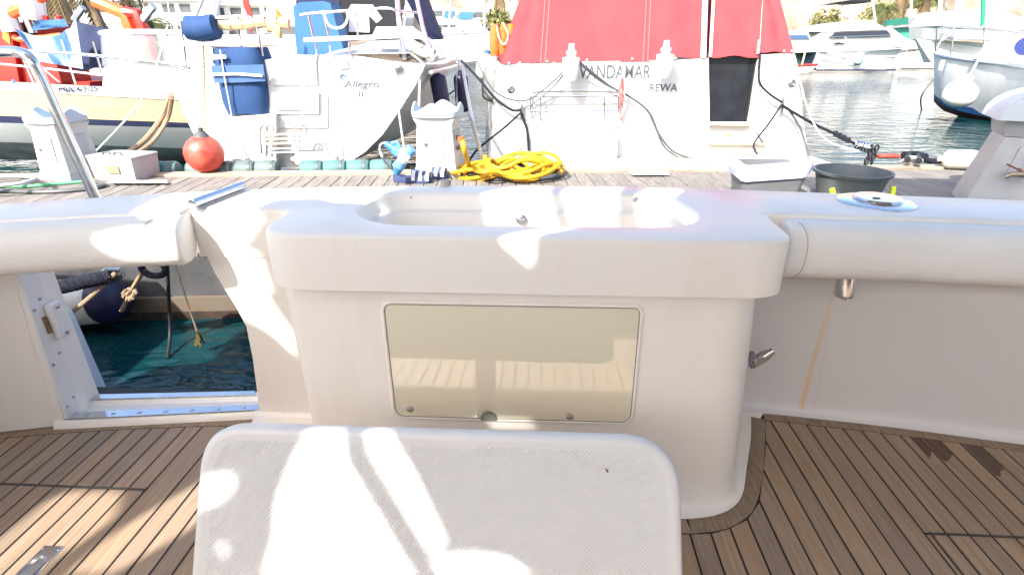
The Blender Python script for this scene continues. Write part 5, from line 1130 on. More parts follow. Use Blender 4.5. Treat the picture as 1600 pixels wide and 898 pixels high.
# right edge: black cleat, ropes, white fender ball
ck = empty('dock_cleat', atz(1425, 252, PONT_Z + .05), label='black mooring cleat with rope at the right pontoon edge', cat='cleat')
for pts, r_ in (([(1412, 243), (1430, 242), (1445, 246)], .05), ([(1418, 250), (1420, 242)], .035), ([(1436, 252), (1434, 243)], .035)): WB(MB().tube([atz(px, py, PONT_Z + .10) for px, py in pts], r_, 8), 'horn' if r_ > .04 else 'foot', BLACK, ck)
rope('mooring_rope', [atz(1440, 246, PONT_Z + .1), atz(1455, 252, PONT_Z + .05), atz(1490, 250, PONT_Z + .06), atz(1520, 240, PONT_Z + .03)], .035, ROPEK, 'short black rope running right from the black cleat')
rope('mooring_rope', [atz(1410, 252, PONT_Z + .05), atz(1425, 246, PONT_Z + .12), atz(1440, 252, PONT_Z + .06), atz(1415, 254, PONT_Z + .05)], .022, ROPEW, 'pale rope wound round the black cleat')
cc_ = atz(1388, 244, PONT_Z + .1); tag(MB().box(cc_, (.26, .10, .05), R(5), bev=.015).build('rope_guide', mat('rusty_red', (.35, .07, .05), .7, var=.4)), 'rusty red rope guide left of the black cleat', 'rope guide')
fender('fender', atz(1470, 248, PONT_Z + .12), atz(1530, 250, PONT_Z + .12), .11, WHITEF, 'dirty white fender lying at the pontoon edge beside the right pedestal')

# =================================================================== view through the transom door
NF = lambda px, py: at(px, py, 3.25)
ff = fender('fender', NF(55, 478), NF(178, 466), .165, WHITEF, 'large white fender with navy end floating beyond the transom door', neck=False)
a, b_ = NF(55, 478), NF(178, 466); d_ = (b_ - a); cp_ = MB(); q_ = d_.to_track_quat('Z', 'Y').to_matrix().to_4x4()
cp_.lathe([(.168, -.05), (.170, -.03), (.165, 0), (.135, .06), (.07, .10), (.0001, .105)], b_ - d_.normalized() * .03, 24, q_, caps=False); WB(cp_, 'end_cap', NAVYF, ff, 70)
def braid(name, pts, r, m, label):
    P_ = smooth_pts(pts, 14); mb = MB(); mb.tube(P_, r * .62, 8)
    for s_ in range(3):
        L = []
        for i, p in enumerate(P_):
            t_ = (P_[min(i + 1, len(P_) - 1)] - P_[max(0, i - 1)]).normalized(); u_ = t_.cross(UP).normalized(); v_ = t_.cross(u_); a_ = i * .75 + s_ * 2.1
            L.append(p + u_ * (r * .5 * math.cos(a_)) + v_ * (r * .5 * math.sin(a_)))
        mb.tube(L, r * .52, 6)
    return tag(mb.build(name, m), label, 'rope')
braid('braided_rope', [at(20, 460, 2.75), at(90, 449, 2.8), at(140, 438, 2.85), at(172, 432, 2.9)], .045, ROPEK, 'thick braided navy rope beyond the transom door')
shk = MB().tube([at(px, py, 2.9) for px, py in ((160, 436), (178, 438), (192, 430), (188, 421), (168, 421), (158, 428))], .016, 8, closed=True); tag(shk.build('shackle', STEEL), 'steel shackle at the end of the braided navy rope', 'shackle')
tag(MB().tube([at(240, 419, 2.9) + Vector((.075 * math.cos(a), 0, .05 * math.sin(a))) for a in [i * .4 for i in range(16)]], .020, 8, closed=True).build('rope_eye', ROPEK), 'dark rope eye hanging under the lifting coaming', 'rope')
rope('tan_line', [at(226, 420, 2.9), at(205, 455, 2.95), at(190, 485, 3.0)], .014, ROPET, 'tan line hanging from the dark rope eye')
rope('tan_line', [at(182, 425, 2.9), at(140, 465, 2.85), at(90, 505, 2.8)], .014, ROPET, 'tan line slanting across the white fender')
kk = MB()
for k in range(7): c = at(203 + random.uniform(-9, 6), 460 + random.uniform(-5, 6), 2.93); kk.tube([c + Vector((.03 * math.cos(a + k), .012 * math.sin(a), .022 * math.sin(a * 1.5 + k))) for a in range(6)], .010, 6)
tag(kk.build('rope_knot', ROPET), 'frayed tan knot beyond the transom door', 'knot')
rope('black_line', [at(261, 405, 3.1), at(264, 470, 3.1), at(266, 520, 3.05), at(262, 560, 2.9)], .011, BLACK, 'thin black line hanging into the water beyond the door')
rope('thin_line', [at(272, 405, 3.1), at(292, 470, 3.05), at(308, 518, 2.98)], .005, ROPET, 'thin brown line ending in a weed tuft')
wd_ = MB()
for k in range(9): c = at(311, 528, 2.97); wd_.tube([c + Vector((0, 0, .05)), c + Vector((random.uniform(-.02, .02), random.uniform(-.02, .02), -.0)), c + Vector((random.uniform(-.035, .035), random.uniform(-.03, .03), -.05))], .006, 5)
tag(wd_.build('weed_tuft', mat('weed_yellow', (.13, .10, .03), .9, var=.5, vscale=60)), 'yellow weed tuft on a thin line above the water', 'weed')
fender('fender', Vector((-2.31, 2.12, .34)), Vector((-2.24, 2.10, -.38)), .125, mat('pale_blue_fender', (.46, .52, .60), .45, var=.1), 'pale blue grey fender hanging behind the door jamb')
# steel hoop of the own boat's platform at the left
rail_o = WB(MB().tube(smooth_pts([at(-40, 84, 2.4), at(20, 81, 2.35), at(45, 90, 2.3), at(62, 118, 2.3), at(95, 190, 2.3), at(146, 302, 2.3), at(158, 330, 2.3), Vector((-2.02, 2.18, 0.66)), Vector((-2.08, 1.98, 0.62)), Vector((-2.12, 1.72, 0.66))], 5), .022, 12), 'boarding_rail', STEEL, yacht)
# =================================================================== unseen boat added on the left to shade the pontoon's side
nb = empty('shade_boat', (-4.6, 0.0, WATER_Z), label='unseen white boat added alongside to the left to shade the pontoon', cat='boat')
L = []
for y_, hb_, zt in ((2.35, 1.35, 1.0), (0, 1.5, 1.0), (-4, 1.45, 1.1), (-7, .9, 1.3), (-9, .05, 1.5)):
    L.append([(-4.75 - hb_, y_, zt), (-4.75 - hb_ * .95, y_, .1), (-4.75 - hb_ * .8, y_, -.5), (-4.75 + hb_ * .8, y_, -.5), (-4.75 + hb_ * .95, y_, .1), (-4.75 + hb_, y_, zt)])
mb = MB().loft(L, caps=True); mb.loft([[q[0], q[-1]] for q in L], closed=False); WB(mb, 'hull', GELB, nb)
WB(MB().box((-4.9, -3.2, 1.5), (2.0, 3.0, .9), bev=.12), 'cabin', GELB, nb)
# =================================================================== cream boat lying side-on at the left
cr = empty('fishing_boat', at(120, 238, 8.2), label='cream and white open boat with navy stripe lying side-on at the left', cat='boat')
xs_ = [-260, -120, 0, 90, 180, 240, 300, 345]
def cy(px): return 8.6 - 0.5 * math.sin(math.pi * (px + 260) / 640)
def strip(nm, f0, f1, m, in0=0.0, in1=0.0):
    mb = MB(); mb.loft([[at(px, f0(px), cy(px) + in0) for px in xs_], [at(px, lerp(f0(px), f1(px), .5), cy(px) + lerp(in0, in1, .4)) for px in xs_], [at(px, f1(px), cy(px) + in1) for px in xs_]], closed=False)
    return WB(mb, nm, m, cr, 60)
lin = lambda a, b_: (lambda px: a + (b_ - a) * px / 290)
strip('gunwale', lin(130, 146), lin(142, 157), GELB, 0, .0)
strip('topside', lin(142, 157), lin(181, 192), BEIGE, .01, .05)
strip('stripe', lin(181, 192), lin(192, 200), NAVY, .03, .06)
strip('lower_hull', lin(192, 200), lin(222, 232), GELB, .06, .35)
strip('bottom', lin(222, 232), lin(250, 252), mat('shaded_white_bottom', (.34, .34, .32), .6, var=.5, vscale=3), .35, .9)  # white hull bottom greyed to stand in for shadow at the water
WB(MB().loft([[at(px, lin(130, 146)(px), cy(px)) for px in xs_], [at(px, lin(127, 142)(px), cy(px) + 2.2) for px in xs_]], closed=False), 'deck', GELB, cr)
CB = plane_pick(at(121, 139, cy(121)), Vector((0.07, -1, 0)).normalized())
def letter2(px, py, hpx, s, m, parent, wpx):
    c = CB(px, py, -.012); sz = abs((CB(px, py - hpx / 2) - CB(px, py + hpx / 2)).z) / .7; o = text_mesh('registration', s, sz, m, parent, Matrix.Identity(4), .002)
    xq = [v_.co.x for v_ in o.data.vertices]; wv = max(xq) - min(xq); k = (CB(px + wpx / 2, py) - CB(px - wpx / 2, py)).length / wv
    o.data.transform(Matrix.Translation(c - UP * sz * .35) @ Matrix.Rotation(R(-3.0), 4, 'Y') @ Matrix.Rotation(R(3.4), 4, 'Z') @ UPRIGHT @ Matrix.Diagonal((k, 1, 1, 1))); o.matrix_parent_inverse = Matrix.Translation(parent.location).inverted()
letter2(121, 139.5, 8.5, '7ªBA-4-2-25', NAVYL, cr, 64)
CP = lambda px, py, y_=8.35: at(px, py, y_)
rail('hand_rail', [CP(-60, 72), CP(0, 77), CP(80, 82), CP(160, 88), CP(300, 104)], .022, STEEL, cr, 8, 4); rail('hand_rail', [CP(-60, 96), CP(0, 100), CP(80, 108), CP(165, 118)], .016, STEEL, cr)
for x0, y0, x1, y1 in ((30, 78, 52, 130), (95, 62, 118, 132), (68, 108, 92, 128), (145, 65, 160, 118), (176, 88, 220, 135)): rail('stanchion', [CP(x0, y0), CP(x1, y1)], .012, STEEL, cr)
co = MB(); co.loft([[CP(x_, y_, d) for x_, y_ in ((160, 140), (162, 104), (220, 96), (285, 106), (290, 150))] for d in (8.4, 10.0)], closed=False); co.add([CP(x_, y_, 8.4) for x_, y_ in ((160, 140), (162, 104), (220, 96), (285, 106), (290, 150))], [(0, 1, 2, 3, 4)]); WB(co, 'console', GELB, cr)
scn = MB(); L = []
for k in range(11):
    a = R(180 + 180 * k / 10); px = 225 + 66 * math.cos(a); yd = 9.3 + 0.85 * math.sin(a); L.append([CP(px, 104 + 3 * math.sin(a), yd), CP(px - 2, 52 + 2 * math.sin(a), yd)])
scn.loft(L, closed=False); WB(scn, 'windscreen', CLEAR, cr)
rail('screen_rim', [q[1] for q in L], .035, WHITEP, cr)
# =================================================================== red crane boat with tarps behind it
rbt = empty('work_boat', at(60, 135, 11), label='red work boat with crane arms behind the cream boat', cat='work boat')
RB = lambda px, py, d=0: at(px, py, 11 + d)
def rslab(pts, d, m, nm, th=.3, par=rbt): return WB(MB().prism([RB(px, py, d) for px, py in pts], Vector((0, th, 0))), nm, m, par)
rslab([(-120, 150), (140, 150), (140, 128), (-120, 126)], .3, REDP, 'hull', 2.5)
rslab([(-80, 130), (30, 130), (14, 34), (-80, 34)], 0, REDP, 'wheelhouse', 1.5)
rslab([(36, 130), (96, 130), (86, 92), (64, 66), (30, 62)], .1, REDP, 'winch_housing', .8)
rslab([(4, 60), (16, 70), (12, 42), (4, 40)], -.02, mat('amber_window', (.45, .33, .05), .3), 'window', .02)
for pts, r_, m in (([(12, 24), (45, 10), (70, -10)], .10, ORANGE), ([(148, 2), (195, 22), (206, 52)], .12, ORANGE), ([(195, 20), (214, 22), (226, 52), (240, 100)], .11, REDP), ([(5, 10), (20, 50)], .16, WHITEP), ([(30, 0), (52, 52)], .07, STEELB), ([(48, -10), (54, 30)], .2, WHITEP), ([(116, 32), (130, 12)], .06, ALU), ([(218, 38), (240, 10)], .07, ALU), ([(22, 58), (30, 62), (68, 60), (98, 56)], .06, ORANGE)):
    rail('crane_arm' if m in (ORANGE, REDP) else 'mast_post', [RB(*p) for p in pts], r_, m, rbt)
rslab([(40, 60), (55, 58), (40, 5), (30, 5)], .2, BLACK, 'ladder_panel', .1)
for px in (72, 92): rail('rail_post', [RB(px, 25), RB(px + 2, 40)], .05, REDP, rbt)
tp_ = empty('blue_tarp', at(90, 110, 10), label='light blue tarpaulin draped over gear on the red work boat', cat='tarpaulin')
mb = MB(); rows = []
for j in range(11):
    v_ = j / 10; row = []
    for i in range(13):
        u_ = i / 12; xt, yt = lerp(22, 118, u_), 44 + 14 * math.sin(math.pi * u_) * (1 if u_ < .8 else .6) - 12 * max(0, u_ - .75) * 4 * .25 - (14 if u_ > .92 else 0); xb, yb2 = lerp(60, 130, u_), 96 + 12 * u_
        row.append(at(lerp(xt, xb, v_), lerp(yt, yb2, v_), 10.2 + .10 * math.sin(9 * u_ + 2 * v_) + .06 * math.sin(17 * u_)))
    rows.append(row)
WB(mb.loft(rows, closed=False), 'sheet', TARP, tp_, 80)
WB(grid_panel(at(50, 48, 10.9), at(108, 42, 10.9), at(100, 30, 10.9), at(54, 33, 10.9), 8, 4, .05), 'rolled_sheet', BLUEC, tp_, 80)
nt_ = empty('navy_tarp', at(150, 105, 10.6), label='dark navy tarpaulin tent between the light blue tarp and the windscreen', cat='tarpaulin')
WB(grid_panel(at(122, 110, 10.5), at(186, 108, 10.5), at(168, 46, 10.9), at(117, 33, 10.9), 8, 8, .05), 'sheet', NAVY, nt_, 80); WB(MB().loft([[at(186, 108, 10.5), at(168, 46, 10.9)], [at(190, 104, 12.5), at(176, 48, 12.5)]], closed=False), 'side_sheet', NAVY, nt_)
# ropes at the left
rope('mooring_rope', [CP(262, 40), at(225, 150, 7.4), atz(133, 254, PONT_Z + .05)], .012, ROPEW, 'pale line slanting from the yacht\'s left pushpit to the pontoon box')
rope('mooring_rope', [A_(268, 148, -.05), at(255, 180, 6.8), at(225, 220, 6.5), atz(190, 244, PONT_Z + .2)], .030, ROPET, 'thick tan mooring rope from the sailing yacht to the grey box')
rope('mooring_rope', [A_(269, 152, -.05), at(262, 185, 6.8), at(238, 222, 6.5), atz(202, 246, PONT_Z + .2)], .026, ROPET, 'second tan mooring rope beside the thick one at the grey box')
rope('blue_line', [CP(20, 125), CP(28, 150), CP(42, 190)], .02, mat('blue_rope', (.08, .25, .55), .8), 'short bright blue rope tied to the cream boat\'s rail')

# =================================================================== right sailing yacht, bow pointing left
rs = empty('sailing_yacht', at(1520, 170, 15), label='white grey sailing yacht at right with its bow pointing left, white fender hanging', cat='sailing yacht', )
HG = mat('grey_white_hull', (.74, .745, .75), .4, var=.18, vscale=2.2)
stt = []
def RSX(t): return curve([(0, 1459), (.12, 1470), (.3, 1510), (.6, 1575), (1.0, 1660), (1.6, 1780)])(t)
def RSY(t): return lerp(17.2, 13.2, t)
ts = [0, .06, .14, .25, .4, .6, .8, 1.0, 1.3]
f_s = curve([(0, 84), (.12, 89), (.3, 95), (.6, 103), (1.0, 113), (1.6, 125)]); f_w = curve([(0, 150), (.06, 156), (.12, 163), (.3, 177), (.6, 187), (1.0, 200), (1.6, 215)])
mb = MB(); rows = []
for k in range(6):
    v_ = k / 5; rows.append([at(RSX(t), lerp(f_s(t), f_w(t), v_), RSY(t) + .35 * math.sin(v_ * 1.5) * min(1, t * 5) * 0 + .25 * v_ ** 2) for t in ts])
mb.loft(rows, closed=False); WB(mb, 'hull', HG, rs, 60)
mb = MB(); mb.loft([[at(RSX(t), f_w(t) - 10 * min(1, .3 + t * 2), RSY(t) + .20) for t in ts], [at(RSX(t), f_w(t) + .5, RSY(t) + .25) for t in ts]], closed=False); WB(mb, 'boot_top', mat('boot_blue', (.03, .10, .28), .4), rs)
mb = MB(); mb.loft([[at(RSX(t), f_w(t) - 2, RSY(t) + .24) for t in ts], [at(RSX(t), f_w(t) + 9, RSY(t) + .6) for t in ts]], closed=False); WB(mb, 'bottom', mat('bottom_brown', (.09, .05, .04), .6), rs)
mb = MB(); mb.loft([[at(RSX(t), f_s(t), RSY(t)) for t in ts], [at(RSX(t) + 10, f_s(t) - 8, RSY(t) + 2.6 * min(1, .1 + 2 * t)) for t in ts]], closed=False); WB(mb, 'deck', GELB, rs)
rail('toe_rail', [at(RSX(t), f_s(t) - 1, RSY(t) - .02) for t in ts], .035, ALU, rs)
cbn = MB(); cbn.loft([[at(px, py, d) for px, py in ((1520, 92), (1550, 62), (1700, 66), (1720, 118))] for d in (15.6, 17.5)], closed=False, caps=True); WB(cbn, 'cabin', GELB, rs)
WB(MB().lathe([(.0001, 0), (.26, .01), (.27, .03), (.0001, .04)], at(1603, 72, 15.3), 20, Matrix.Rotation(R(90), 4, 'X') @ Matrix.Diagonal((1.1, .8, 1, 1)), caps=False), 'blue_hatch', mat('navy_window', (.03, .045, .16), .3), rs)
WB(MB().box(at(1471, 102, 16.1), (.1, .05, .25)), 'bow_plate', PEDG, rs)
SR = lambda px, py, d=16.2: at(px, py, d)
for pts, r_ in (([(1462, 80), (1464, 45), (1480, 42), (1540, 42), (1600, 50)], .02), ([(1478, 62), (1540, 62), (1600, 70)], .012), ([(1485, 86), (1492, 42)], .02), ([(1537, 92), (1538, 42)], .02), ([(1462, 78), (1475, 55), (1490, 45)], .02)): rail('pulpit_rail', [SR(*p) for p in pts], r_, STEEL, rs)
rail('mast', [SR(1495, 25, 17), SR(1508, -30, 17)], .09, WHITEP, rs); rail('forestay', [SR(1468, 76), SR(1480, -20)], .015, STEELB, rs); rail('forestay', [SR(1540, 60), SR(1560, -30)], .015, STEELB, rs)
rail('rolled_jib', [SR(1535, 40), SR(1537, -20)], .05, mat('green_sail', (.02, .25, .14), .7), rs)
an = MB(); an.tube([SR(1470, 64), SR(1480, 57), SR(1488, 60)], .05, 8); WB(an, 'anchor', STEELB, rs)
WB(MB().prism([SR(1470, 40, 18), SR(1660, 50, 18), SR(1570, 18, 18), SR(1490, 18, 18)], Vector((0, 1.5, 0))), 'spray_hood', GELB, rs)
fw = fender('fender', at(1512, 122, 15.2), at(1490, 168, 15.2), .37, WHITEF, 'big white ball fender on the right sailing yacht\'s bow')
rope('fender_line', [at(1512, 124, 15.2), at(1528, 95, 15.6), at(1540, 68, 16)], .025, ROPEW, 'white line holding the big ball fender')
fender('fender', at(1612, 140, 14.0), at(1606, 178, 14.0), .30, WHITEF, 'second white fender cut off by the right edge')
rope('bow_line', [at(1462, 120, 16.8), at(1440, 150, 16.8), atz(1440, 172, WATER_Z)], .02, GREYPL, 'dark line dipping from the right yacht\'s bow into the water')

# =================================================================== far motor yachts
def yacht_far(name, hull_px, y0, label, m_hull=GELB, depth=4.0, parts=(), bow=None, group='moored boats across the basin', cat='motor yacht'):
    """hull_px: outline of the hull side, left to right along sheer then back along the waterline"""
    base = at(sum(p[0] for p in hull_px) / len(hull_px), max(p[1] for p in hull_px), y0); o = empty(name, base, label=label, cat=cat, group=group)
    P_ = [at(px, py, y0) for px, py in hull_px]; Q_ = [p + Vector((0, depth, 0)) for p in P_]
    xm, xM = min(p[0] for p in hull_px), max(p[0] for p in hull_px); n_ = len(P_)
    if bow == 'r': dep = [depth * min(1.0, .04 + 1.6 * (xM - p[0]) / (xM - xm)) for p in hull_px]
    elif bow == 'l': dep = [depth * min(1.0, .04 + 1.6 * (p[0] - xm) / (xM - xm)) for p in hull_px]
    else: dep = [depth] * n_
    P_ = [p + Vector((0, (depth - d_) / 2, 0)) for p, d_ in zip(P_, dep)]; Q_ = [p + Vector((0, d_, 0)) for p, d_ in zip(P_, dep)]
    mb = MB().add(P_ + Q_, [tuple(range(n_ - 1, -1, -1)), tuple(range(n_, 2 * n_))] + [(i, (i + 1) % n_, n_ + (i + 1) % n_, n_ + i) for i in range(n_)])
    cf = sum(P_, Vector()) / n_
    mb = MB().add(P_ + Q_ + [cf, sum(Q_, Vector()) / n_], [(i, (i + 1) % n_, 2 * n_) for i in range(n_)] + [(n_ + i, n_ + (i + 1) % n_, 2 * n_ + 1) for i in range(n_)] + [(i, (i + 1) % n_, n_ + (i + 1) % n_, n_ + i) for i in range(n_)]); WB(mb, 'hull', m_hull, o, 50)
    for nm, pts, dy, th, m in parts:
        if nm in ('rail', 'mast', 'stripe', 'boom', 'post'): rail(nm, [at(px, py, y0 + dy) for px, py in pts], th, m, o)
        else: WB(MB().prism([at(px, py, y0 + dy) for px, py in pts], (0, th, 0)), nm, m, o)
    return o
GRN = mat('green_canvas', (.015, .13, .09), .85, var=.2, vscale=3); DKG = mat('dark_green_hull', (.03, .06, .06), .35, var=.2)
PLG = mat('pale_grey_line', (.40, .41, .43), .5)
yacht_far('motor_yacht', [(1277, 82), (1300, 79), (1380, 76), (1440, 70), (1418, 92), (1398, 110), (1278, 110), (1270, 100)], 44, 'white motor yacht with long dark windows across the basin', bow='r', parts=(
  ('superstructure', [(1275, 82), (1262, 66), (1290, 46), (1300, 45), (1395, 45), (1412, 58), (1440, 70), (1380, 76)], .6, 3.0, GELB), ('flybridge', [(1265, 50), (1275, 42), (1320, 34), (1360, 32), (1388, 46), (1290, 50)], .5, 3.0, GELB),
  ('side_window', [(1296, 59), (1306, 51), (1320, 50), (1322, 58)], .4, .2, TINT), ('side_window', [(1324, 58), (1322, 50), (1386, 48), (1394, 56)], .4, .2, TINT), ('side_window', [(1304, 68), (1310, 66), (1322, 69), (1304, 70)], .4, .2, TINT),
  ('stripe', [(1280, 81.5), (1380, 78), (1436, 74)], -.02, .04, PLG), ('stripe', [(1284, 91), (1400, 88)], -.02, .05, PLG), ('stripe', [(1278, 103), (1405, 100)], -.02, .03, PLG), ('boot_top', [(1277, 111), (1399, 111), (1400, 108.5), (1277, 108.5)], -.05, .1, NAVY),
  ('bimini_top', [(1286, 9), (1330, 0), (1360, -4), (1362, 4), (1336, 6), (1318, 2)], 1.0, 2.0, BLACK), ('post', [(1316, 34), (1316, 2)], 1.5, .06, WHITEP), ('post', [(1368, 34), (1364, 4)], 1.5, .06, WHITEP), ('rail', [(1300, 58), (1395, 55)], .2, .03, STEEL)))
fender('fender', at(1346, 80, 43.7), at(1338, 102, 43.7), .30, mat('slate_fender', (.28, .38, .42), .5), 'slate blue fender hanging on the far white motor yacht')
yacht_far('motor_boat', [(1236, 82), (1298, 80), (1288, 92), (1276, 104), (1262, 113), (1236, 114)], 40, 'dark green hulled motorboat with red waterline right of the cruiser', bow='r', m_hull=DKG, parts=(
  ('waterline_band', [(1236, 114.5), (1262, 113.5), (1276, 104), (1278, 101), (1236, 104)], -.06, .2, GELB), ('stripe', [(1238, 103), (1278, 101)], -.08, .07, REDP), ('gunwale', [(1236, 83), (1300, 80), (1298, 76), (1236, 76)], -.05, 3, GELB), ('foredeck', [(1236, 76), (1298, 76), (1272, 66), (1236, 64)], .5, 2.5, mat('tan_deck', (.50, .38, .28), .7)),
  ('deckhouse', [(1228, 64), (1268, 64), (1262, 49), (1228, 48)], .8, 2, GELB), ('window', [(1234, 62), (1266, 62), (1261, 55), (1234, 55)], .7, .2, mat('blue_glass', (.05, .10, .18), .1)), ('post', [(1253, 102), (1258, 82)], -.1, .06, LIGHTTEAK)))
yacht_far('sailing_boat', [(1420, 84), (1460, 78), (1480, 78), (1480, 107), (1408, 107)], 48, 'white sailboat hull between the far motor yacht and the right yacht', cat='sailboat', parts=(
  ('cabin', [(1380, 74), (1390, 56), (1460, 52), (1470, 78)], 1, 2, GELB), ('sail_cover', [(1384, 41), (1388, 32), (1430, 26), (1465, 18), (1466, 36), (1430, 38)], .5, .5, GRN), ('awning', [(1388, 62), (1392, 44), (1440, 42), (1452, 56), (1446, 62)], .8, 2.5, mat('green_awning', (.05, .25, .19), .85, var=.15)),
  ('mast', [(1466, 60), (1472, -30)], .8, .14, WHITEP), ('boom', [(1385, 44), (1466, 38)], .5, .08, ALU), ('stripe', [(1408, 107), (1480, 107)], -.05, .06, GREYPL)))
yacht_far('motor_boat', [(1196, 62), (1240, 60), (1262, 58), (1266, 72), (1196, 76)], 58, 'small white boat far behind the green hulled one', parts=(('cabin', [(1228, 60), (1260, 58), (1254, 50), (1228, 50)], .5, 2, GELB), ('window', [(1236, 57), (1240, 57), (1240, 53), (1236, 53)], .4, .1, TINT), ('window', [(1249, 57), (1254, 57), (1252, 53), (1249, 53)], .4, .1, TINT)))
yacht_far('motor_yacht', [(1470, 60), (1600, 70), (1720, 74), (1720, 100), (1490, 100)], 30, 'white cabin yacht behind the right sailing yacht', bow='l', parts=(('superstructure', [(1480, 60), (1478, 24), (1500, 16), (1560, 15), (1600, 36), (1680, 66)], .5, 3, GELB), ('blue_cover', [(1584, 44), (1598, 34), (1640, 40), (1640, 54)], .3, 1.0, mat('blue_cover', (.03, .05, .20), .7)), ('side_window', [(1468, 52), (1480, 52), (1480, 44), (1470, 44)], .4, .1, PEDG)))
yacht_far('sailing_boat', [(640, 62), (700, 50), (775, 52), (780, 92), (690, 100)], 24, 'white boat with rails beyond the sailing yacht\'s bow', cat='sailboat', parts=(('cabin', [(690, 60), (694, 44), (750, 40), (762, 56)], .4, 1.5, GELB), ('rail', [(690, 52), (745, 48), (775, 52)], -.1, .03, STEEL), ('post', [(722, 96), (723, 40)], -.2, .03, STEEL), ('mast', [(700, 60), (708, -30)], .5, .05, ALU), ('mast', [(757, 60), (757, -30)], .5, .06, ALU), ('post', [(748, 60), (756, 92)], -.2, .03, STEEL)))
for i, (px, y_, lean, lab) in enumerate(((1253, 62, 2, 'thin white lamp post on the far quay right of the red canopy'), (1420, 60, 8, 'bare mast left of the green sail cover'), (1488, 50, 12, 'slanted mast above the right yacht\'s pulpit'), (1330, 66, 0, 'pale mast behind the far motor yacht'))):
    b0 = at(px, 62, y_); tag(MB().tube([b0, at(px + lean, 8 if i == 0 else -40, y_), ] + ([at(px - 4, 4, y_), at(px - 14, 8, y_)] if i == 0 else []), .09, 6).build('lamp_post' if i == 0 else 'mast', WHITEP), lab, 'lamp post' if i == 0 else 'mast')

# =================================================================== quay, hillside, buildings, palms
QY = mat('quay_stone', (.48, .44, .39), .9, var=.25, vscale=.8, bump=.4, bscale=4)
MB().box((0, 120, -.3), (420, 110, 3.0)).build('quay', QY, kind='structure')
ROCK = bpy.data.materials.new('rock_hill'); ROCK.use_nodes = True; n, l = N(ROCK); b = n['Principled BSDF']; b.inputs['Roughness'].default_value = .95
tc = n.new('ShaderNodeTexCoord'); t = n.new('ShaderNodeTexNoise'); t.inputs['Scale'].default_value = .22; t.inputs['Detail'].default_value = 9; l.new(tc.outputs['Object'], t.inputs[0])
r = n.new('ShaderNodeValToRGB'); r.color_ramp.elements[0].position = .36; r.color_ramp.elements[0].color = (.13, .095, .07, 1); r.color_ramp.elements[1].position = .62; r.color_ramp.elements[1].color = (.36, .275, .20, 1); l.new(t.outputs[0], r.inputs[0]); l.new(r.outputs[0], b.inputs['Base Color'])
from mathutils import noise as mn
hv = []; hf = []; NXH, NYH = 90, 26
for j in range(NYH):
    for i in range(NXH):
        x_ = -190 + 400 * i / (NXH - 1); y_ = 92 + 120 * j / (NYH - 1); h_ = (j / (NYH - 1)) ** .55 * (46 + 12 * math.sin(x_ * .02))
        s_ = 1.0 if x_ > -5 else max(.25, 1 + (x_ + 5) / 60)
        hv.append((x_, y_ + 2 * mn.noise((x_ * .1, j, 2)), 1.1 + h_ * s_ + (2.6 * mn.noise((x_ * .09, y_ * .09, 0)) + 1.3 * mn.noise((x_ * .3, y_ * .3, 5))) * min(1, j / 3)))
for j in range(NYH - 1):
    for i in range(NXH - 1): a = j * NXH + i; hf.append((a, a + 1, a + NXH + 1, a + NXH))
hm = MB(); hm.v = hv; hm.f = hf; hm.build('hillside', ROCK, None, 25, kind='structure')
WALLW = mat('white_render', (.78, .77, .74), .8, var=.06, vscale=.5); WIN = mat('far_window', (.09, .10, .11), .25, var=.3, vscale=1)
def building(px0, px1, y0, floors, label, wins, awn=()):
    xa, xb = at(px0, 40, y0).x, at(px1, 40, y0).x; o = empty('apartment_building', ((xa + xb) / 2, y0, 1.2), label=label, cat='building', group='white terraced apartments above the quay'); wd = xb - xa; cx_ = (xa + xb) / 2
    ztop = at(px0, floors[0], y0).z
    for k, (pt, pb) in enumerate(zip(floors, floors[1:])):
        zt, zb = at(px0, pt, y0).z, at(px0, pb, y0).z
        WB(MB().box((cx_, y0 + 4 - 1.2 * k, (zt + zb) / 2), (wd, 8, zt - zb - .02)), 'storey', WALLW, o)
        hgt = zt - zb; WB(MB().box((cx_, y0 - 1.0 - 1.2 * k, zb + hgt * .20), (wd + .2, .3, hgt * .42)), 'balustrade', WALLW, o)
        WB(MB().box((cx_, y0 - .6 - 1.2 * k, zb - .05), (wd + .3, 2.6, .18)), 'slab', WALLW, o)
        for (w0, w1) in wins:
            x0, x1 = at(w0, 40, y0).x, at(w1, 40, y0).x
            WB(MB().box(((x0 + x1) / 2, y0 - .02 - 1.2 * k, zb + hgt * .60), (x1 - x0, .12, hgt * .42)), 'window', WIN, o)
        for (w0, w1) in awn:
            x0, x1 = at(w0, 40, y0).x, at(w1, 40, y0).x
            WB(MB().prism([(x0, y0 - .1 - 1.2 * k, zt - .35), (x1, y0 - .1 - 1.2 * k, zt - .35), (x1, y0 - 1.6 - 1.2 * k, zt - 1.1), (x0, y0 - 1.6 - 1.2 * k, zt - 1.1)], (0, 0, .06)), 'awning', BLUEC, o)
    return o
building(120, 330, 72, (-40, 2, 36, 70), 'white terraced apartment block behind the left boats', ((140, 158), (172, 190), (222, 238), (246, 258), (270, 288), (296, 312)))
building(336, 470, 76, (-30, 8, 38, 68), 'white terraced apartment block above the sailing yacht\'s rolled sail', ((345, 362), (372, 388), (398, 416), (424, 440), (450, 462)))
building(-120, 112, 78, (-30, 8, 38, 68), 'white terraced apartment block behind the palms at far left', ((-60, -30), (0, 22), (40, 60), (80, 100)))
building(655, 712, 66, (12, 38, 68), 'white house with arched parapet and blue awnings above the far boats', ((676, 692), (698, 708)), ((697, 711),)); building(718, 792, 66, (14, 40, 68), 'white house beside the blue awnings above the far boats', ((742, 760), (764, 786)), ((719, 741),))
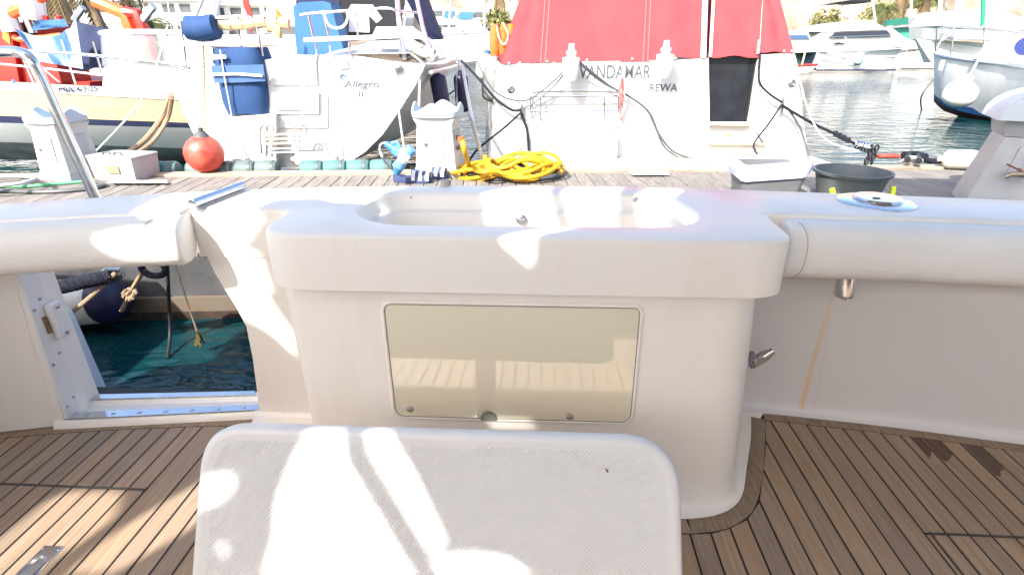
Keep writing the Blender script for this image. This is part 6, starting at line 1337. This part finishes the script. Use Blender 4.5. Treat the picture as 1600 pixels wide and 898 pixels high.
LEAF = mat('palm_leaf', (.10, .12, .035), .7, var=.5, vscale=2); DEADL = mat('dry_palm_leaf', (.26, .18, .09), .8, var=.4, vscale=2); TRK = mat('palm_trunk', (.30, .21, .13), .9, var=.5, vscale=5, bump=.8, bscale=12)
def palm(base, h, lean, r, label, nf=26, fl=2.4):
    o = empty('palm_tree', base, label=label, cat='palm tree', group='palms on the quay'); rnd = random.Random(label); top = Vector((lean, 0, h))
    MB().tube([(lean * t * t, 0, h * t) for t in (0, .25, .5, .75, 1)], [r * 1.25, r, r * .95, r * .95, r * 1.1], 12).build('trunk', TRK, o)
    for dead in (0, 1):
        mb = MB()
        for k in range(nf if not dead else nf // 2):
            a = rnd.uniform(0, 6.28); el = rnd.uniform(.1, 1.1) if not dead else rnd.uniform(-1.3, -.8); d = Vector((math.cos(a), math.sin(a), 0)); s_ = Vector((-math.sin(a), math.cos(a), 0)); P_ = []; L_ = fl * rnd.uniform(.8, 1.1) * (.8 if dead else 1)
            for i in range(9): t = i / 8; P_.append(top + d * (L_ * t * math.cos(el) * (1 - .15 * t)) + UP * (L_ * (t * math.sin(el) - .75 * t * t)))
            for i in range(1, 9):
                for sg in (-1, 1):
                    for m_ in (0, .5):
                        c = P_[i - 1].lerp(P_[i], m_); ll = L_ * .26 * math.sin(math.pi * min(.95, (i + m_) / 9)) + .08; tip = c + s_ * (sg * ll * .75) + (P_[i] - P_[i - 1]).normalized() * ll * .6 - UP * ll * .35; w_ = (P_[i] - P_[i - 1]) * .16; mb.add([c - w_, c + w_, tip], [(0, 1, 2)])
            mb.tube(P_, .02, 4)
        mb.build('crown' if not dead else 'dry_skirt', LEAF if not dead else DEADL, o)
    return o
for px, pb, y_, ht, ln, r_, lab in ((118, 62, 30, 2.9, -.5, .30, 'thick palm trunk behind the blue tarp'), (165, 64, 33, 3.6, -.9, .26, 'leaning palm between the crane arms'), (212, 64, 36, 4.6, .3, .30, 'palm just right of the orange crane arm'), (62, 62, 32, 3.4, .6, .25, 'palm above the red wheelhouse'), (775, 66, 55, 4.6, .4, .3, 'palm beside the red canopy above the houses'), (238, 66, 34, 1.0, 0, .25, 'low young palm right of the leaning palms'), (1372, 58, 62, 2.4, 0, .4, 'palm behind the far motor yacht'), (1398, 52, 64, 4.2, 0, .3, 'yellow green palm above the green sail cover'), (1436, 52, 66, 3.2, 0, .3, 'small palm left of the slanted masts')):
    b0 = at(px, pb, y_); palm(b0, ht, ln, r_, lab, 30, 2.4 if ht > 1.5 else 1.8)
for i, (px, y_) in enumerate(((-4, 26), )): pass
for px, pb, y_, s_, lab in ((776, 40, 52, 1.6, 'green bush left of the red canopy'), (1290, 40, 70, 2.2, 'dry bush on the slope left of the bimini'), (1375, 30, 72, 2.6, 'bush on the slope behind the bimini'), (1440, 12, 80, 2.2, 'yellow flowering bush on the slope')):
    c = at(px, pb, y_); mb = MB(); rnd = random.Random(px)
    for k in range(420):
        d = Vector((rnd.gauss(0, 1), rnd.gauss(0, 1), rnd.gauss(0, 1))).normalized() * (s_ * rnd.uniform(.35, 1)); d.z = abs(d.z) * .8; p = c + d; u_ = Vector((rnd.gauss(0, 1), rnd.gauss(0, 1), rnd.gauss(0, 1))).normalized() * .22; w_ = Vector((rnd.gauss(0, 1), rnd.gauss(0, 1), rnd.gauss(0, 1))).normalized() * .14; mb.add([p - u_, p + w_, p + u_, p - w_], [(0, 1, 2, 3)])
    sh_ = empty('bush', c, label=lab, cat='bush', group='bushes on the slope'); WB(mb, 'foliage', mat('bush_leaf', (.17, .17, .05), .8, var=.5, vscale=1), sh_); WB(MB().tube([c - UP * .6, c + UP * .5], [.12, .05], 6), 'stem', TRK, sh_)
